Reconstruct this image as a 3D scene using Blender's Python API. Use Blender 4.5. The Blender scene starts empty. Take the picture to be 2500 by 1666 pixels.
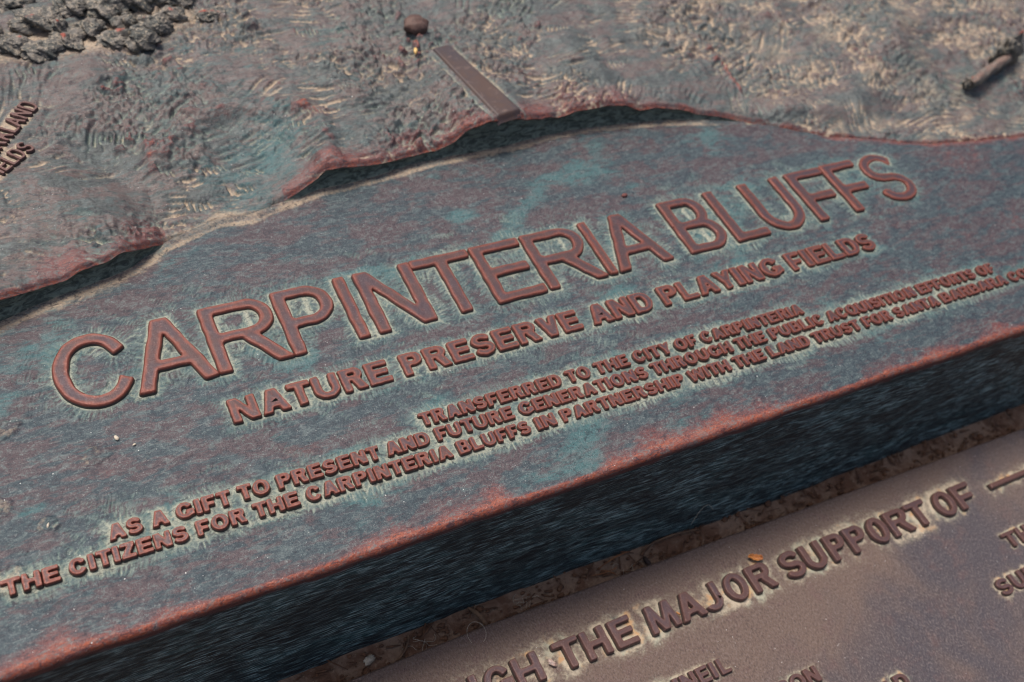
import bpy, math, random
import numpy as np
from mathutils import Matrix, Vector
from mathutils.geometry import delaunay_2d_cdt

random.seed(7)
RNG = np.random.default_rng(11)
D = bpy.data
scene = bpy.context.scene
# one unit here is one capital of the title, about 3 cm
scene.unit_settings.system = 'METRIC'
scene.unit_settings.scale_length = 0.03

# ------------------------------------------------------------------ camera
cam = D.cameras.new('camera')
cam_ob = D.objects.new('camera', cam)
scene.collection.objects.link(cam_ob)
cam.sensor_width = 36.0
cam.lens = 36.113
cam.clip_start = 0.05
cam.clip_end = 400.0
Rwc = [[0.8833479, -0.4339726, 0.1770993], [-0.2381264, -0.7409522, -0.6279218], [0.4037230, 0.5125014, -0.7578589]]
rot = Matrix(((Rwc[0][0], -Rwc[1][0], -Rwc[2][0]),
              (Rwc[0][1], -Rwc[1][1], -Rwc[2][1]),
              (Rwc[0][2], -Rwc[1][2], -Rwc[2][2])))
cam_ob.matrix_world = Matrix.Translation((-5.54541, -7.09130, 9.56013)) @ rot.to_4x4()
cam.dof.use_dof = True
cam.dof.focus_distance = 11.3
cam.dof.aperture_fstop = 0.39
scene.camera = cam_ob

# ------------------------------------------------------------------ light
SUN_EL, SUN_AZ = math.radians(67), math.radians(-28)      # azimuth from +Y towards +X
world = D.worlds.new('World')
scene.world = world
world.use_nodes = True
wn = world.node_tree.nodes
wl = world.node_tree.links
bg = wn.get('Background') or wn.new('ShaderNodeBackground')
sky = wn.new('ShaderNodeTexSky')
sky.sky_type = 'NISHITA'
sky.sun_disc = False
sky.sun_elevation = SUN_EL
sky.sun_rotation = SUN_AZ
sky.air_density = 1.0
sky.dust_density = 5.0
sky.ozone_density = 0.4
wl.new(sky.outputs[0], bg.inputs[0])
bg.inputs[1].default_value = 0.10
sun = D.lights.new('sun', 'SUN')
sun.energy = 2.8
sun.angle = math.radians(17)
sun.color = (1.0, 0.95, 0.88)
sun_ob = D.objects.new('sun', sun)
scene.collection.objects.link(sun_ob)
sd = Vector((math.sin(SUN_AZ) * math.cos(SUN_EL), math.cos(SUN_AZ) * math.cos(SUN_EL), math.sin(SUN_EL)))
sun_ob.rotation_euler = sd.to_track_quat('Z', 'Y').to_euler()
sun_ob.location = sd * 30
scene.view_settings.view_transform = 'Standard'
scene.view_settings.look = 'None'
scene.view_settings.exposure = 0.26
scene.view_settings.gamma = 1.0
scene.cycles.filter_width = 1.1

# ------------------------------------------------------------------ numpy noise
_perm = np.arange(512)
_r = np.random.default_rng(3)
_perm = np.concatenate([_r.permutation(256)] * 2)
_ang = _r.random(256) * 2 * np.pi
_gx, _gy = np.cos(_ang).astype(np.float32), np.sin(_ang).astype(np.float32)

def perlin(x, y, seed=0):
    x = np.asarray(x, np.float32) + seed * 17.13
    y = np.asarray(y, np.float32) + seed * 31.77
    xi = np.floor(x).astype(np.int32); yi = np.floor(y).astype(np.int32)
    xf = x - xi; yf = y - yi
    u = xf * xf * xf * (xf * (xf * 6 - 15) + 10)
    v = yf * yf * yf * (yf * (yf * 6 - 15) + 10)
    xi &= 255; yi &= 255
    def g(ix, iy, dx, dy):
        h = _perm[_perm[ix & 255] + (iy & 255)]
        return _gx[h] * dx + _gy[h] * dy
    a = g(xi, yi, xf, yf); b = g(xi + 1, yi, xf - 1, yf)
    c = g(xi, yi + 1, xf, yf - 1); d = g(xi + 1, yi + 1, xf - 1, yf - 1)
    return (a + u * (b - a)) * (1 - v) + (c + u * (d - c)) * v

def fbm(x, y, f, octv=4, seed=0, gain=0.5):
    s = 0; a = 1.0; t = 0
    for o in range(octv):
        s = s + a * perlin(x * f, y * f, seed + o); t += a
        a *= gain; f *= 2.03
    return s / t * 1.6

def sstep(a, b, x):
    t = np.clip((x - a) / (b - a), 0, 1)
    return t * t * (3 - 2 * t)

def blur(a, r):
    for _ in range(2):
        for ax in (0, 1):
            c = np.cumsum(np.pad(a, [(r + 1, r) if k == ax else (0, 0) for k in (0, 1)], mode='edge'), axis=ax, dtype=np.float64)
            if ax == 0: a = (c[2 * r + 1:] - c[:-2 * r - 1]) / (2 * r + 1)
            else: a = (c[:, 2 * r + 1:] - c[:, :-2 * r - 1]) / (2 * r + 1)
    return a.astype(np.float32)

class Raster:
    def __init__(s, x0, x1, y0, y1, res):
        s.x0, s.y0, s.res = x0, y0, res
        s.nx = int((x1 - x0) / res) + 1; s.ny = int((y1 - y0) / res) + 1
        s.X, s.Y = np.meshgrid(x0 + np.arange(s.nx) * res, y0 + np.arange(s.ny) * res)
        s.X = s.X.astype(np.float32); s.Y = s.Y.astype(np.float32)
        s.H = np.zeros((s.ny, s.nx), np.float32)      # fine relief
        s.P = np.zeros((s.ny, s.nx), np.float32)      # pale deposit left in strokes
        s.DL = np.full((s.ny, s.nx), 1.0, np.float32) # distance to lettering
        s.XL = np.zeros((s.ny, s.nx), np.float32)
    def win(s, xa, xb, ya, yb):
        i0 = max(0, int((xa - s.x0) / s.res)); i1 = min(s.nx, int((xb - s.x0) / s.res) + 2)
        j0 = max(0, int((ya - s.y0) / s.res)); j1 = min(s.ny, int((yb - s.y0) / s.res) + 2)
        return (slice(j0, j1), slice(i0, i1)) if i1 > i0 and j1 > j0 else None
    def stroke(s, x, y, ang, L, w, depth, bend=0.0, pale=1.0):
        c, n = math.cos(ang), math.sin(ang)
        x2, y2 = x + c * L, y + n * L
        m = 3 * w + abs(bend) * L * L
        W = s.win(min(x, x2) - m, max(x, x2) + m, min(y, y2) - m, max(y, y2) + m)
        if W is None: return
        dx = s.X[W] - x; dy = s.Y[W] - y
        a = dx * c + dy * n
        t = -dx * n + dy * c + bend * a * (L - a)
        q = a / L
        tap = np.clip(q * 5, 0, 1) * np.clip((1 - q) * 3, 0, 1)
        g = np.exp(-(t / w) ** 2) * tap
        e = np.exp(-((t - 1.7 * w) / w) ** 2) * tap
        s.H[W] += depth * (0.6 * e - g)
        np.maximum(s.P[W], g * pale, out=s.P[W])
    def at(s, A, x, y):
        u = np.clip((x - s.x0) / s.res, 0, s.nx - 1.001); v = np.clip((y - s.y0) / s.res, 0, s.ny - 1.001)
        i = u.astype(np.int32); j = v.astype(np.int32); fu = u - i; fv = v - j
        return (A[j, i] * (1 - fu) + A[j, i + 1] * fu) * (1 - fv) + (A[j + 1, i] * (1 - fu) + A[j + 1, i + 1] * fu) * fv

# ------------------------------------------------------------------ objects
COL = scene.collection
def tag(o, label=None, cat=None, group=None, kind=None):
    if label: o['label'] = label
    if cat: o['category'] = cat
    if group: o['group'] = group
    if kind: o['kind'] = kind
    return o
def link_mesh(name, me, mat, parent=None):
    o = D.objects.new(name, me)
    COL.objects.link(o)
    if mat: me.materials.append(mat)
    if parent: o.parent = parent
    return o
def grid_mesh(name, V, mat, parent=None, mask=None, smooth=True):
    ny, nx = V.shape[:2]
    me = D.meshes.new(name)
    idx = np.arange(ny * nx, dtype=np.int32).reshape(ny, nx)
    q = np.stack([idx[:-1, :-1], idx[:-1, 1:], idx[1:, 1:], idx[1:, :-1]], -1).reshape(-1, 4)
    me.vertices.add(ny * nx)
    me.vertices.foreach_set('co', V.reshape(-1).astype(np.float32))
    me.loops.add(q.size); me.loops.foreach_set('vertex_index', q.reshape(-1))
    me.polygons.add(len(q))
    me.polygons.foreach_set('loop_start', np.arange(0, q.size, 4, dtype=np.int32))
    me.polygons.foreach_set('use_smooth', np.full(len(q), smooth))
    me.update(calc_edges=True)
    if mask is not None:
        a = me.attributes.new('mask', 'FLOAT_COLOR', 'POINT')
        a.data.foreach_set('color', np.clip(mask, 0, 1).reshape(-1).astype(np.float32))
    return link_mesh(name, me, mat, parent)
def poly_mesh(name, verts, faces, mat, parent=None, mask=None, smooth=True):
    me = D.meshes.new(name)
    me.from_pydata([tuple(map(float, v)) for v in verts], [], faces)
    me.polygons.foreach_set('use_smooth', [smooth] * len(me.polygons))
    me.update()
    if mask is not None:
        a = me.attributes.new('mask', 'FLOAT_COLOR', 'POINT')
        a.data.foreach_set('color', np.asarray(mask, np.float32).reshape(-1))
    return link_mesh(name, me, mat, parent)

# ------------------------------------------------------------------ materials
class NT:
    def __init__(s, name):
        s.m = D.materials.new(name); s.m.use_nodes = True
        s.t = s.m.node_tree; s.n = s.t.nodes; s.l = s.t.links
        s.n.clear()
        s.out = s.n.new('ShaderNodeOutputMaterial'); s.b = s.n.new('ShaderNodeBsdfPrincipled')
        s.l.new(s.b.outputs[0], s.out.inputs[0])
        s.co = s.n.new('ShaderNodeTexCoord').outputs['Object']
    def put(s, sock, v):
        if isinstance(v, bpy.types.NodeSocket): s.l.new(v, sock)
        else: sock.default_value = v
    def mapping(s, scale, rot=(0, 0, 0), loc=(0, 0, 0)):
        m = s.n.new('ShaderNodeMapping'); s.l.new(s.co, m.inputs[0])
        m.inputs['Scale'].default_value = scale; m.inputs['Rotation'].default_value = rot; m.inputs['Location'].default_value = loc
        return m.outputs[0]
    def noise(s, scale, det=4, rough=0.6, vec=None, dist=0.0):
        t = s.n.new('ShaderNodeTexNoise'); s.l.new(vec or s.co, t.inputs['Vector'])
        t.inputs['Scale'].default_value = scale; t.inputs['Detail'].default_value = det
        t.inputs['Roughness'].default_value = rough; t.inputs['Distortion'].default_value = dist
        return t.outputs[0]
    def voro(s, scale, feature='F1', vec=None, rnd=1.0):
        t = s.n.new('ShaderNodeTexVoronoi'); t.feature = feature; s.l.new(vec or s.co, t.inputs['Vector'])
        t.inputs['Scale'].default_value = scale; t.inputs['Randomness'].default_value = rnd
        return t.outputs
    def ramp(s, v, a, b, lo=0.0, hi=1.0):
        t = s.n.new('ShaderNodeMapRange'); t.interpolation_type = 'SMOOTHSTEP'
        s.put(t.inputs[0], v)
        t.inputs[1].default_value = a; t.inputs[2].default_value = b; t.inputs[3].default_value = lo; t.inputs[4].default_value = hi
        return t.outputs[0]
    def math(s, op, a, b=0.0, clamp=False):
        t = s.n.new('ShaderNodeMath'); t.operation = op; t.use_clamp = clamp
        s.put(t.inputs[0], a); s.put(t.inputs[1], b)
        return t.outputs[0]
    def mix(s, f, a, b, mode='MIX'):
        t = s.n.new('ShaderNodeMix'); t.data_type = 'RGBA'; t.blend_type = mode; t.clamp_factor = True
        s.put(t.inputs[0], f); s.put(t.inputs[6], a if not isinstance(a, tuple) else (*a, 1)); s.put(t.inputs[7], b if not isinstance(b, tuple) else (*b, 1))
        return t.outputs[2]
    def attr(s):
        t = s.n.new('ShaderNodeAttribute'); t.attribute_name = 'mask'
        x = s.n.new('ShaderNodeSeparateColor'); s.l.new(t.outputs['Color'], x.inputs[0])
        return x.outputs[0], x.outputs[1], x.outputs[2], t.outputs['Alpha']
    def bump(s, h, dist, strength=1.0, base=None):
        t = s.n.new('ShaderNodeBump'); t.inputs['Distance'].default_value = dist; t.inputs['Strength'].default_value = strength
        s.put(t.inputs['Height'], h)
        if base: s.l.new(base, t.inputs['Normal'])
        return t.outputs[0]
    def fin(s, col, rough=0.5, spec=0.5, nrm=None, metal=0.0):
        s.put(s.b.inputs['Base Color'], col if not isinstance(col, tuple) else (*col, 1))
        s.put(s.b.inputs['Roughness'], rough); s.put(s.b.inputs['Specular IOR Level'], spec)
        s.put(s.b.inputs['Metallic'], metal)
        if nrm: s.l.new(nrm, s.b.inputs['Normal'])
        return s.m

PURPLE = (0.066, 0.045, 0.052); SLATE = (0.034, 0.052, 0.064); TEAL = (0.048, 0.125, 0.132)
RED = (0.150, 0.048, 0.045); ORANGE = (0.340, 0.080, 0.036)
PALE = (0.390, 0.395, 0.310); TAN = (0.440, 0.335, 0.235); GREENP = (0.140, 0.190, 0.170)

def bronze(name, kind):
    """mask: R dust, G rubbed copper, B teal, A pale verdigris"""
    s = NT(name)
    r, g, b, a = s.attr()
    long = s.mapping((1.0, 3.0, 1.0), (0, 0, math.radians(-14)))
    big = s.noise(1.1, 6, 0.62, long, 0.6)
    mid = s.noise(4.5, 6, 0.65, long, 0.8)
    fine = s.noise(28, 4, 0.7)
    grit = s.noise(110, 2, 0.6)
    p_, q_ = ((0.130, 0.095, 0.088), (0.080, 0.088, 0.086)) if kind == 'relief' else (PURPLE, SLATE)
    col = s.mix(s.ramp(s.math('ADD', s.math('MULTIPLY', big, 0.65), s.math('MULTIPLY', mid, 0.35)), 0.46, 0.54), p_, q_)
    tq = s.math('ADD', s.math('MULTIPLY', b, 0.9), s.math('SUBTRACT', mid, 0.62))
    col = s.mix(s.ramp(tq, 0.0, 0.45, 0, 0.9), col, TEAL)
    rq = s.math('ADD', g, s.math('MULTIPLY', s.math('SUBTRACT', s.noise(6.5, 6, 0.7, long, 1.0), 0.52), 1.35))
    rq = s.math('ADD', rq, s.math('MULTIPLY', s.math('SUBTRACT', fine, 0.5), 0.5))
    col = s.mix(s.ramp(rq, 0.15, 0.7, 0, 0.85), col, RED)
    col = s.mix(s.ramp(rq, 0.65, 1.25, 0, 0.95), col, ORANGE)
    aq = s.math('ADD', a, s.math('MULTIPLY', s.math('SUBTRACT', fine, 0.5), 0.9))
    col = s.mix(s.ramp(aq, 0.12, 0.6, 0, 0.75), col, GREENP)
    col = s.mix(s.ramp(aq, 0.40, 1.1, 0, 0.9), col, PALE)
    dq = s.math('ADD', r, s.math('MULTIPLY', s.math('SUBTRACT', fine, 0.5), 0.9))
    col = s.mix(s.ramp(dq, 0.22, 1.0, 0, 0.9), col, TAN)
    m8 = s.noise(11, 7, 0.75, s.mapping((0.8, 1.5, 1), (0, 0, math.radians(-30))), 0.8)
    col = s.mix(s.ramp(m8, 0.50, 0.62, 0, 0.60), col, (0.115, 0.145, 0.145))
    col = s.mix(s.ramp(m8, 0.38, 0.48, 0.70, 0), col, (0.024, 0.024, 0.034))
    sc = s.noise(16, 5, 0.7, s.mapping((0.5, 2.4, 1.0), (0, 0, math.radians(-48))), 0.6)
    col = s.mix(s.ramp(sc, 0.55, 0.67, 0, 0.34), col, (0.17, 0.20, 0.195))
    if kind == 'relief': col = s.mix(s.math('MULTIPLY', s.ramp(dq, 0.55, 1.1), 0.35), col, (0.52, 0.40, 0.30))
    # powdery speckle and rare white specks
    sp = s.ramp(s.noise(48, 3, 0.75), 0.57, 0.70, 0, 0.38)
    col = s.mix(sp, col, (0.30, 0.34, 0.33))
    dk = s.ramp(s.noise(42, 3, 0.7), 0.56, 0.70, 0, 0.6)
    col = s.mix(dk, col, (0.035, 0.04, 0.05))
    v = s.voro(13)
    pick = s.math('GREATER_THAN', s.math('MULTIPLY', v[1], 1.0), 0.80)
    v2 = s.voro(31)
    wsp = s.math('MAXIMUM', s.math('MULTIPLY', s.math('LESS_THAN', v[0], 0.075), pick),
                 s.math('MULTIPLY', s.math('LESS_THAN', v2[0], 0.10), s.math('GREATER_THAN', v2[1], 0.84)))
    col = s.mix(wsp, col, (0.62, 0.62, 0.6))
    n1 = s.bump(grit, 0.006, 0.55)
    n2 = s.bump(fine, 0.022, 0.6, n1)
    rough = s.ramp(mid, 0.35, 0.65, 0.34, 0.58)
    dusty = s.math('MAXIMUM', s.math('MAXIMUM', r, a), 0.0, True)
    rough = s.math('ADD', rough, s.math('MULTIPLY', dusty, 0.3), True)
    return s.fin(col, rough, 0.42, n2, 0.15)

def letter_mat(name, core, rim, side):
    """mask: R edge wear, G buried side, B greyish bloom"""
    s = NT(name)
    e, g, b, a = s.attr()
    big = s.noise(1.7, 5, 0.6)
    fine = s.noise(45, 4, 0.75)
    c = s.mix(s.ramp(big, 0.42, 0.6, 0, 0.75), core, (core[0] * 0.8, core[1] * 1.0, core[2] * 1.3))
    eq = s.math('ADD', e, s.math('MULTIPLY', s.math('SUBTRACT', s.noise(7, 4, 0.6), 0.5), 0.9))
    c = s.mix(s.ramp(eq, 0.1, 0.95, 0, 0.9), c, rim)
    c = s.mix(s.ramp(g, 0.15, 0.9), c, side)
    c = s.mix(s.ramp(fine, 0.56, 0.72, 0, 0.35), c, (0.34, 0.28, 0.27))
    c = s.mix(s.ramp(s.noise(60, 3, 0.7), 0.60, 0.74, 0, 0.5), c, (0.05, 0.03, 0.035))
    n = s.bump(s.noise(70, 3, 0.65), 0.008, 0.5)
    n = s.bump(s.noise(9, 3, 0.6), 0.02, 0.4, n)
    return s.fin(c, s.ramp(s.noise(20, 4, .7), .35, .65, .36, .58), 0.4, n, 0.2)

def face_mat():
    s = NT('dark_brushed_bronze')
    st = s.mapping((1.2, 6, 14.0), (0, math.radians(3), 0))
    st2 = s.mapping((0.5, 1, 3.0), (0, math.radians(-4), 0))
    n1 = s.noise(1.6, 6, 0.72, st, 0.4); n2 = s.noise(1.5, 5, 0.65, st2, 0.8)
    n3 = s.noise(3.6, 4, 0.68, st, 0.3)
    c = s.mix(s.ramp(n2, 0.38, 0.62), (0.016, 0.030, 0.034), (0.036, 0.105, 0.112))
    c = s.mix(s.ramp(n1, 0.49, 0.62, 0, 0.8), c, (0.11, 0.19, 0.21))
    c = s.mix(s.ramp(n3, 0.50, 0.62, 0, 0.95), c, (0.42, 0.60, 0.60))
    c = s.mix(s.ramp(n3, 0.38, 0.47, 0.85, 0), c, (0.006, 0.008, 0.012))
    c = s.mix(s.ramp(s.noise(4, 6, 0.7, st2, 1), 0.56, 0.72, 0, 0.5), c, (0.12, 0.10, 0.09))
    r, g, b, a = s.attr()
    dkm = s.noise(0.9, 6, 0.68, s.mapping((1.0, 1, 1.8), (0, math.radians(8), 0)), 1.0)
    c = s.mix(s.ramp(dkm, 0.42, 0.58, 0.62, 0.0), c, (0.007, 0.012, 0.016))
    c = s.mix(s.ramp(s.math('ADD', g, s.math('SUBTRACT', n1, 0.5)), 0.2, 0.9), c, RED)
    n = s.bump(n3, 0.05, 0.8)
    n = s.bump(n1, 0.06, 0.8, n)
    return s.fin(c, 0.5, 0.45, n, 0.1)

def cliff_mat():
    s = NT('dark_green_cliff_patina')
    st = s.mapping((1.0, 1.0, 2.2), (0, math.radians(20), 0))
    n1 = s.noise(6, 6, 0.7, st, 1.0); n2 = s.noise(22, 4, 0.7)
    r, g, b, a = s.attr()
    c = s.mix(s.ramp(n1, 0.38, 0.62), (0.050, 0.062, 0.054), (0.20, 0.235, 0.19))
    c = s.mix(s.ramp(n2, 0.55, 0.72, 0, 0.5), c, (0.17, 0.20, 0.15))
    c = s.mix(s.ramp(s.math('ADD', r, s.math('SUBTRACT', n1, 0.5)), 0.2, 0.9), c, TAN)
    c = s.mix(s.ramp(s.math('ADD', g, s.math('MULTIPLY', s.math('SUBTRACT', n1, 0.5), 1.2)), 0.35, 0.9), c, (0.25, 0.065, 0.04))
    n = s.bump(n1, 0.05, 0.8)
    return s.fin(c, 0.55, 0.4, s.bump(n2, 0.02, 0.6, n), 0.1)

def plate_mat():
    s = NT('brown_sandblasted_bronze')
    r, g, b, a = s.attr()
    big = s.noise(0.75, 5, 0.6, None, 0.6); mid = s.noise(3.0, 5, 0.65)
    grit = s.noise(36, 4, 0.75, s.mapping((1.3, 0.75, 1), (0, 0, math.radians(25))))
    fine = s.noise(30, 4, 0.75)
    c = s.mix(s.ramp(s.math('ADD', b, s.math('MULTIPLY', s.math('SUBTRACT', big, 0.5), 1.7)), 0.30, 1.05), (0.152, 0.100, 0.080), (0.066, 0.056, 0.068))
    c = s.mix(s.ramp(mid, 0.52, 0.70, 0, 0.5), c, (0.150, 0.085, 0.080))
    c = s.mix(s.ramp(grit, 0.51, 0.62, 0, 0.5), c, (0.25, 0.20, 0.185))
    c = s.mix(s.ramp(grit, 0.38, 0.48, 0.6, 0), c, (0.055, 0.038, 0.038))
    c = s.mix(s.ramp(s.math('ADD', g, s.math('SUBTRACT', fine, 0.5)), 0.3, 1.0, 0, 0.7), c, (0.15, 0.24, 0.21))
    aq = s.math('ADD', a, s.math('MULTIPLY', s.math('SUBTRACT', fine, 0.5), 1.2))
    c = s.mix(s.ramp(aq, 0.15, 0.75, 0, 0.75), c, (0.36, 0.31, 0.235))
    c = s.mix(s.ramp(aq, 0.45, 1.0, 0, 0.85), c, (0.56, 0.465, 0.35))
    c = s.mix(s.math('MULTIPLY', s.ramp(s.noise(4, 3, 0.6), 0.53, 0.66), s.ramp(a, 0.3, 0.8)), c, (0.55, 0.33, 0.17))
    c = s.mix(s.math('MULTIPLY', s.ramp(s.noise(3.3, 3, 0.6, s.mapping((1, 1, 1), (0, 0, 0), (7, 3, 0))), 0.52, 0.62), s.ramp(a, 0.3, 0.8, 0, 0.35)), c, (0.34, 0.42, 0.33))
    c = s.mix(s.math('MULTIPLY', s.math('LESS_THAN', s.voro(11)[0], 0.06), s.math('GREATER_THAN', s.voro(11)[1], 0.7)), c, (0.65, 0.62, 0.6))
    n = s.bump(grit, 0.022, 0.9)
    n = s.bump(s.noise(26, 3, 0.6), 0.014, 0.6, n)
    rough = s.math('ADD', s.ramp(a, 0.0, 0.6, 0.0, 0.4), s.ramp(mid, .35, .65, .34, .5), True)
    return s.fin(c, rough, 0.5, n, 0.15)

def simple(name, c1, c2, scale, rough=0.6, bumpd=0.01, c3=None, spec=0.4):
    s = NT(name)
    n = s.noise(scale, 6, 0.7); n2 = s.noise(scale * 4, 4, 0.7)
    c = s.mix(s.ramp(n, 0.38, 0.62), c1, c2)
    if c3: c = s.mix(s.ramp(n2, 0.56, 0.68, 0, 0.8), c, c3)
    return s.fin(c, rough, spec, s.bump(n2, bumpd, 0.8))

M_FIELD = bronze('weathered_field_bronze', 'field')
M_RELIEF = bronze('modelled_relief_bronze', 'relief')
M_LET = letter_mat('rubbed_letter_bronze', (0.072, 0.038, 0.038), (0.185, 0.052, 0.034), (0.045, 0.055, 0.045))
M_LET2 = letter_mat('plate_letter_bronze', (0.092, 0.046, 0.043), (0.118, 0.056, 0.047), (0.035, 0.042, 0.034))
M_FACE = face_mat()
M_CLIFF = cliff_mat()
M_PLATE = plate_mat()

# ------------------------------------------------------------------ glyphs (implicit shapes, cap height 1)
def g_box(x, y, x0, y0, x1, y1):
    dx = np.maximum(x0 - x, x - x1); dy = np.maximum(y0 - y, y - y1)
    return np.where((dx > 0) & (dy > 0), np.hypot(dx, dy), np.maximum(dx, dy))
def g_poly(x, y, pts):
    """convex polygon"""
    A = sum(pts[i][0] * pts[(i + 1) % len(pts)][1] - pts[(i + 1) % len(pts)][0] * pts[i][1] for i in range(len(pts)))
    if A < 0: pts = pts[::-1]
    f = None
    for i in range(len(pts)):
        (ax, ay), (bx, by) = pts[i], pts[(i + 1) % len(pts)]
        l = math.hypot(bx - ax, by - ay) + 1e-9
        d = (x - ax) * (by - ay) / l - (y - ay) * (bx - ax) / l
        f = d if f is None else np.maximum(f, d)
    return f
def g_ell(x, y, cx, cy, rx, ry):
    rx = max(rx, 1e-3); ry = max(ry, 1e-3)
    px, py = (x - cx), (y - cy)
    k = np.sqrt((px / rx) ** 2 + (py / ry) ** 2) + 1e-6
    k2 = np.sqrt((px / rx ** 2) ** 2 + (py / ry ** 2) ** 2) + 1e-6
    return k * (k - 1) / k2
def g_path(x, y, pts, w):
    f = None
    for (ax, ay), (bx, by) in zip(pts[:-1], pts[1:]):
        dx, dy = bx - ax, by - ay
        t = np.clip(((x - ax) * dx + (y - ay) * dy) / (dx * dx + dy * dy + 1e-12), 0, 1)
        d = np.hypot(x - ax - t * dx, y - ay - t * dy)
        f = d if f is None else np.minimum(f, d)
    return f - w
def U_(*a):
    f = a[0]
    for g in a[1:]: f = np.minimum(f, g)
    return f
def SUB(f, g): return np.maximum(f, -g)
def diag(x0, y0, x1, y1, s):
    return [(x0, y0), (x0 + s, y0), (x1 + s, y1), (x1, y1)]
def bowl(x, y, w, y0, y1, s, b):
    r = (y1 - y0) / 2; rx = min(w * 0.5, r * 1.05); cy = (y0 + y1) / 2
    o = U_(g_box(x, y, 0, y0, w - rx, y1), g_ell(x, y, w - rx, cy, rx, r))
    ri = max(r - b, 0.02); rxi = max(rx - s, 0.02)
    i = U_(g_box(x, y, s, y0 + b, w - rx, y1 - b), SUB(g_ell(x, y, w - rx, cy, rxi, ri), g_box(x, y, -9, -9, w - rx - 0.001, 9)))
    return o, i
def glyph(ch, x, y, w, s, b):
    B = lambda *a: g_box(x, y, *a)
    Pg = lambda p: g_poly(x, y, p)
    if ch == 'I': return B(0, 0, w, 1)
    if ch == 'E': return U_(B(0, 0, s, 1), B(0, 0, w, b), B(0, 1 - b, w, 1), B(0, .5 - b / 2 + .01, w * .93, .5 + b / 2 + .01))
    if ch == 'F': return U_(B(0, 0, s, 1), B(0, 1 - b, w, 1), B(0, .46 - b / 2, w * .88, .46 + b / 2))
    if ch == 'L': return U_(B(0, 0, s, 1), B(0, 0, w, b))
    if ch == 'T': return U_(B(w / 2 - s / 2, 0, w / 2 + s / 2, 1), B(0, 1 - b, w, 1))
    if ch == 'H': return U_(B(0, 0, s, 1), B(w - s, 0, w, 1), B(0, .5 - b / 2, w, .5 + b / 2))
    if ch == 'N':
        k = s * 1.12
        return U_(B(0, 0, s, 1), B(w - s, 0, w, 1), Pg(diag(0, 1, w - k, 0, k)))
    if ch == 'M':
        k = s * 1.0
        return U_(B(0, 0, s * .9, 1), B(w - s * .9, 0, w, 1), Pg(diag(0, 1, w / 2 - k / 2, 0, k)), Pg(diag(w - k, 1, w / 2 - k / 2, 0, k)))
    if ch == 'm':      # splayed M of the lower plate
        k = s * .95; q = w * .10
        return U_(Pg(diag(0, 0, q, 1, k)), Pg(diag(w - k, 0, w - k - q, 1, k)), Pg(diag(q, 1, w / 2 - k / 2, 0.02, k)), Pg(diag(w - k - q, 1, w / 2 - k / 2, 0.02, k)))
    if ch == 'A':
        k = s * 1.08; t = s * 1.15
        o = U_(Pg(diag(0, 0, w / 2 - t / 2, 1, k)), Pg(diag(w - k, 0, w / 2 + t / 2 - k, 1, k)))
        yb = .27 if b < .2 else .20
        lo = (w / 2 - t / 2) * yb + k * .5; 
        tri = Pg([(w / 2 - t / 2, 1), (w / 2 + t / 2, 1), (w, 0), (0, 0)])
        return U_(o, np.maximum(tri, B(-1, yb, w + 1, yb + b * .9)))
    if ch == 'V':
        k = s * 1.08; t = s * 1.15
        return U_(Pg(diag(0, 1, w / 2 - t / 2, 0, k)), Pg(diag(w - k, 1, w / 2 + t / 2 - k, 0, k)))
    if ch == 'W':
        k = s * .85; q = w / 4
        return U_(Pg(diag(0, 1, q - k * .5, 0, k)), Pg(diag(2 * q - k / 2, 1, q - k * .5, 0, k)), Pg(diag(2 * q - k / 2, 1, 3 * q - k * .5, 0, k)), Pg(diag(w - k, 1, 3 * q - k * .5, 0, k)))
    if ch == 'Y':
        k = s * 1.08
        return U_(B(w / 2 - s / 2, 0, w / 2 + s / 2, .48), Pg(diag(0, 1, w / 2 - s / 2, .36, k)), Pg(diag(w - k, 1, w / 2 + s / 2 - k, .36, k)))
    if ch == 'K': return U_(B(0, 0, s, 1), Pg(diag(s * .6, .35, w - s * 1.2, 1, s * 1.2)), Pg(diag(s * 1.1, .60, w - s * 1.2, 0, s * 1.2)))
    if ch == 'Z': return U_(B(0, 0, w, b), B(0, 1 - b, w, 1), Pg(diag(0, b * .8, w - s * 1.3, 1 - b * .8, s * 1.3)))
    if ch in 'OQCG':
        o = g_ell(x, y, w / 2, .5, w / 2, .515)
        i = g_ell(x, y, w / 2, .5, w / 2 - s, .515 - b)
        f = SUB(o, i)
        if ch == 'Q': f = U_(f, Pg([(w * .52, .32), (w * .66, .40), (w * 1.02, -.02), (w * .86, -.09)]))
        if ch == 'C': f = SUB(f, Pg([(w * .42, .5), (w * 1.3, .5 + .37), (w * 1.3, .5 - .40)]))
        if ch == 'G':
            f = SUB(f, Pg([(w * .42, .52), (w * 1.3, .86), (w * 1.3, .38), (w * .42, .38)]))
            f = U_(f, B(w * .54, .50 - b * .9, w, .50), B(w - s * .9, .10, w, .50))
        return f
    if ch == 'D':
        o, i = bowl(x, y, w, 0, 1, s, b); return SUB(o, i)
    if ch == 'P':
        o, i = bowl(x, y, w, .40, 1, s, b * .95); return U_(B(0, 0, s, 1), SUB(o, i))
    if ch == 'R':
        o, i = bowl(x, y, w * .95, .44, 1, s, b * .92)
        return U_(B(0, 0, s, 1), SUB(o, i), Pg([(w * .40, .50), (w * .40 + s * 1.1, .54), (w * 1.01, 0), (w * 1.01 - s * 1.18, 0)]))
    if ch == 'B':
        o1, i1 = bowl(x, y, w * .93, .5 - b * .45, 1, s, b * .9); o2, i2 = bowl(x, y, w, 0, .5 + b * .45, s, b * .9)
        return SUB(SUB(U_(o1, o2), i1), i2)
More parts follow.
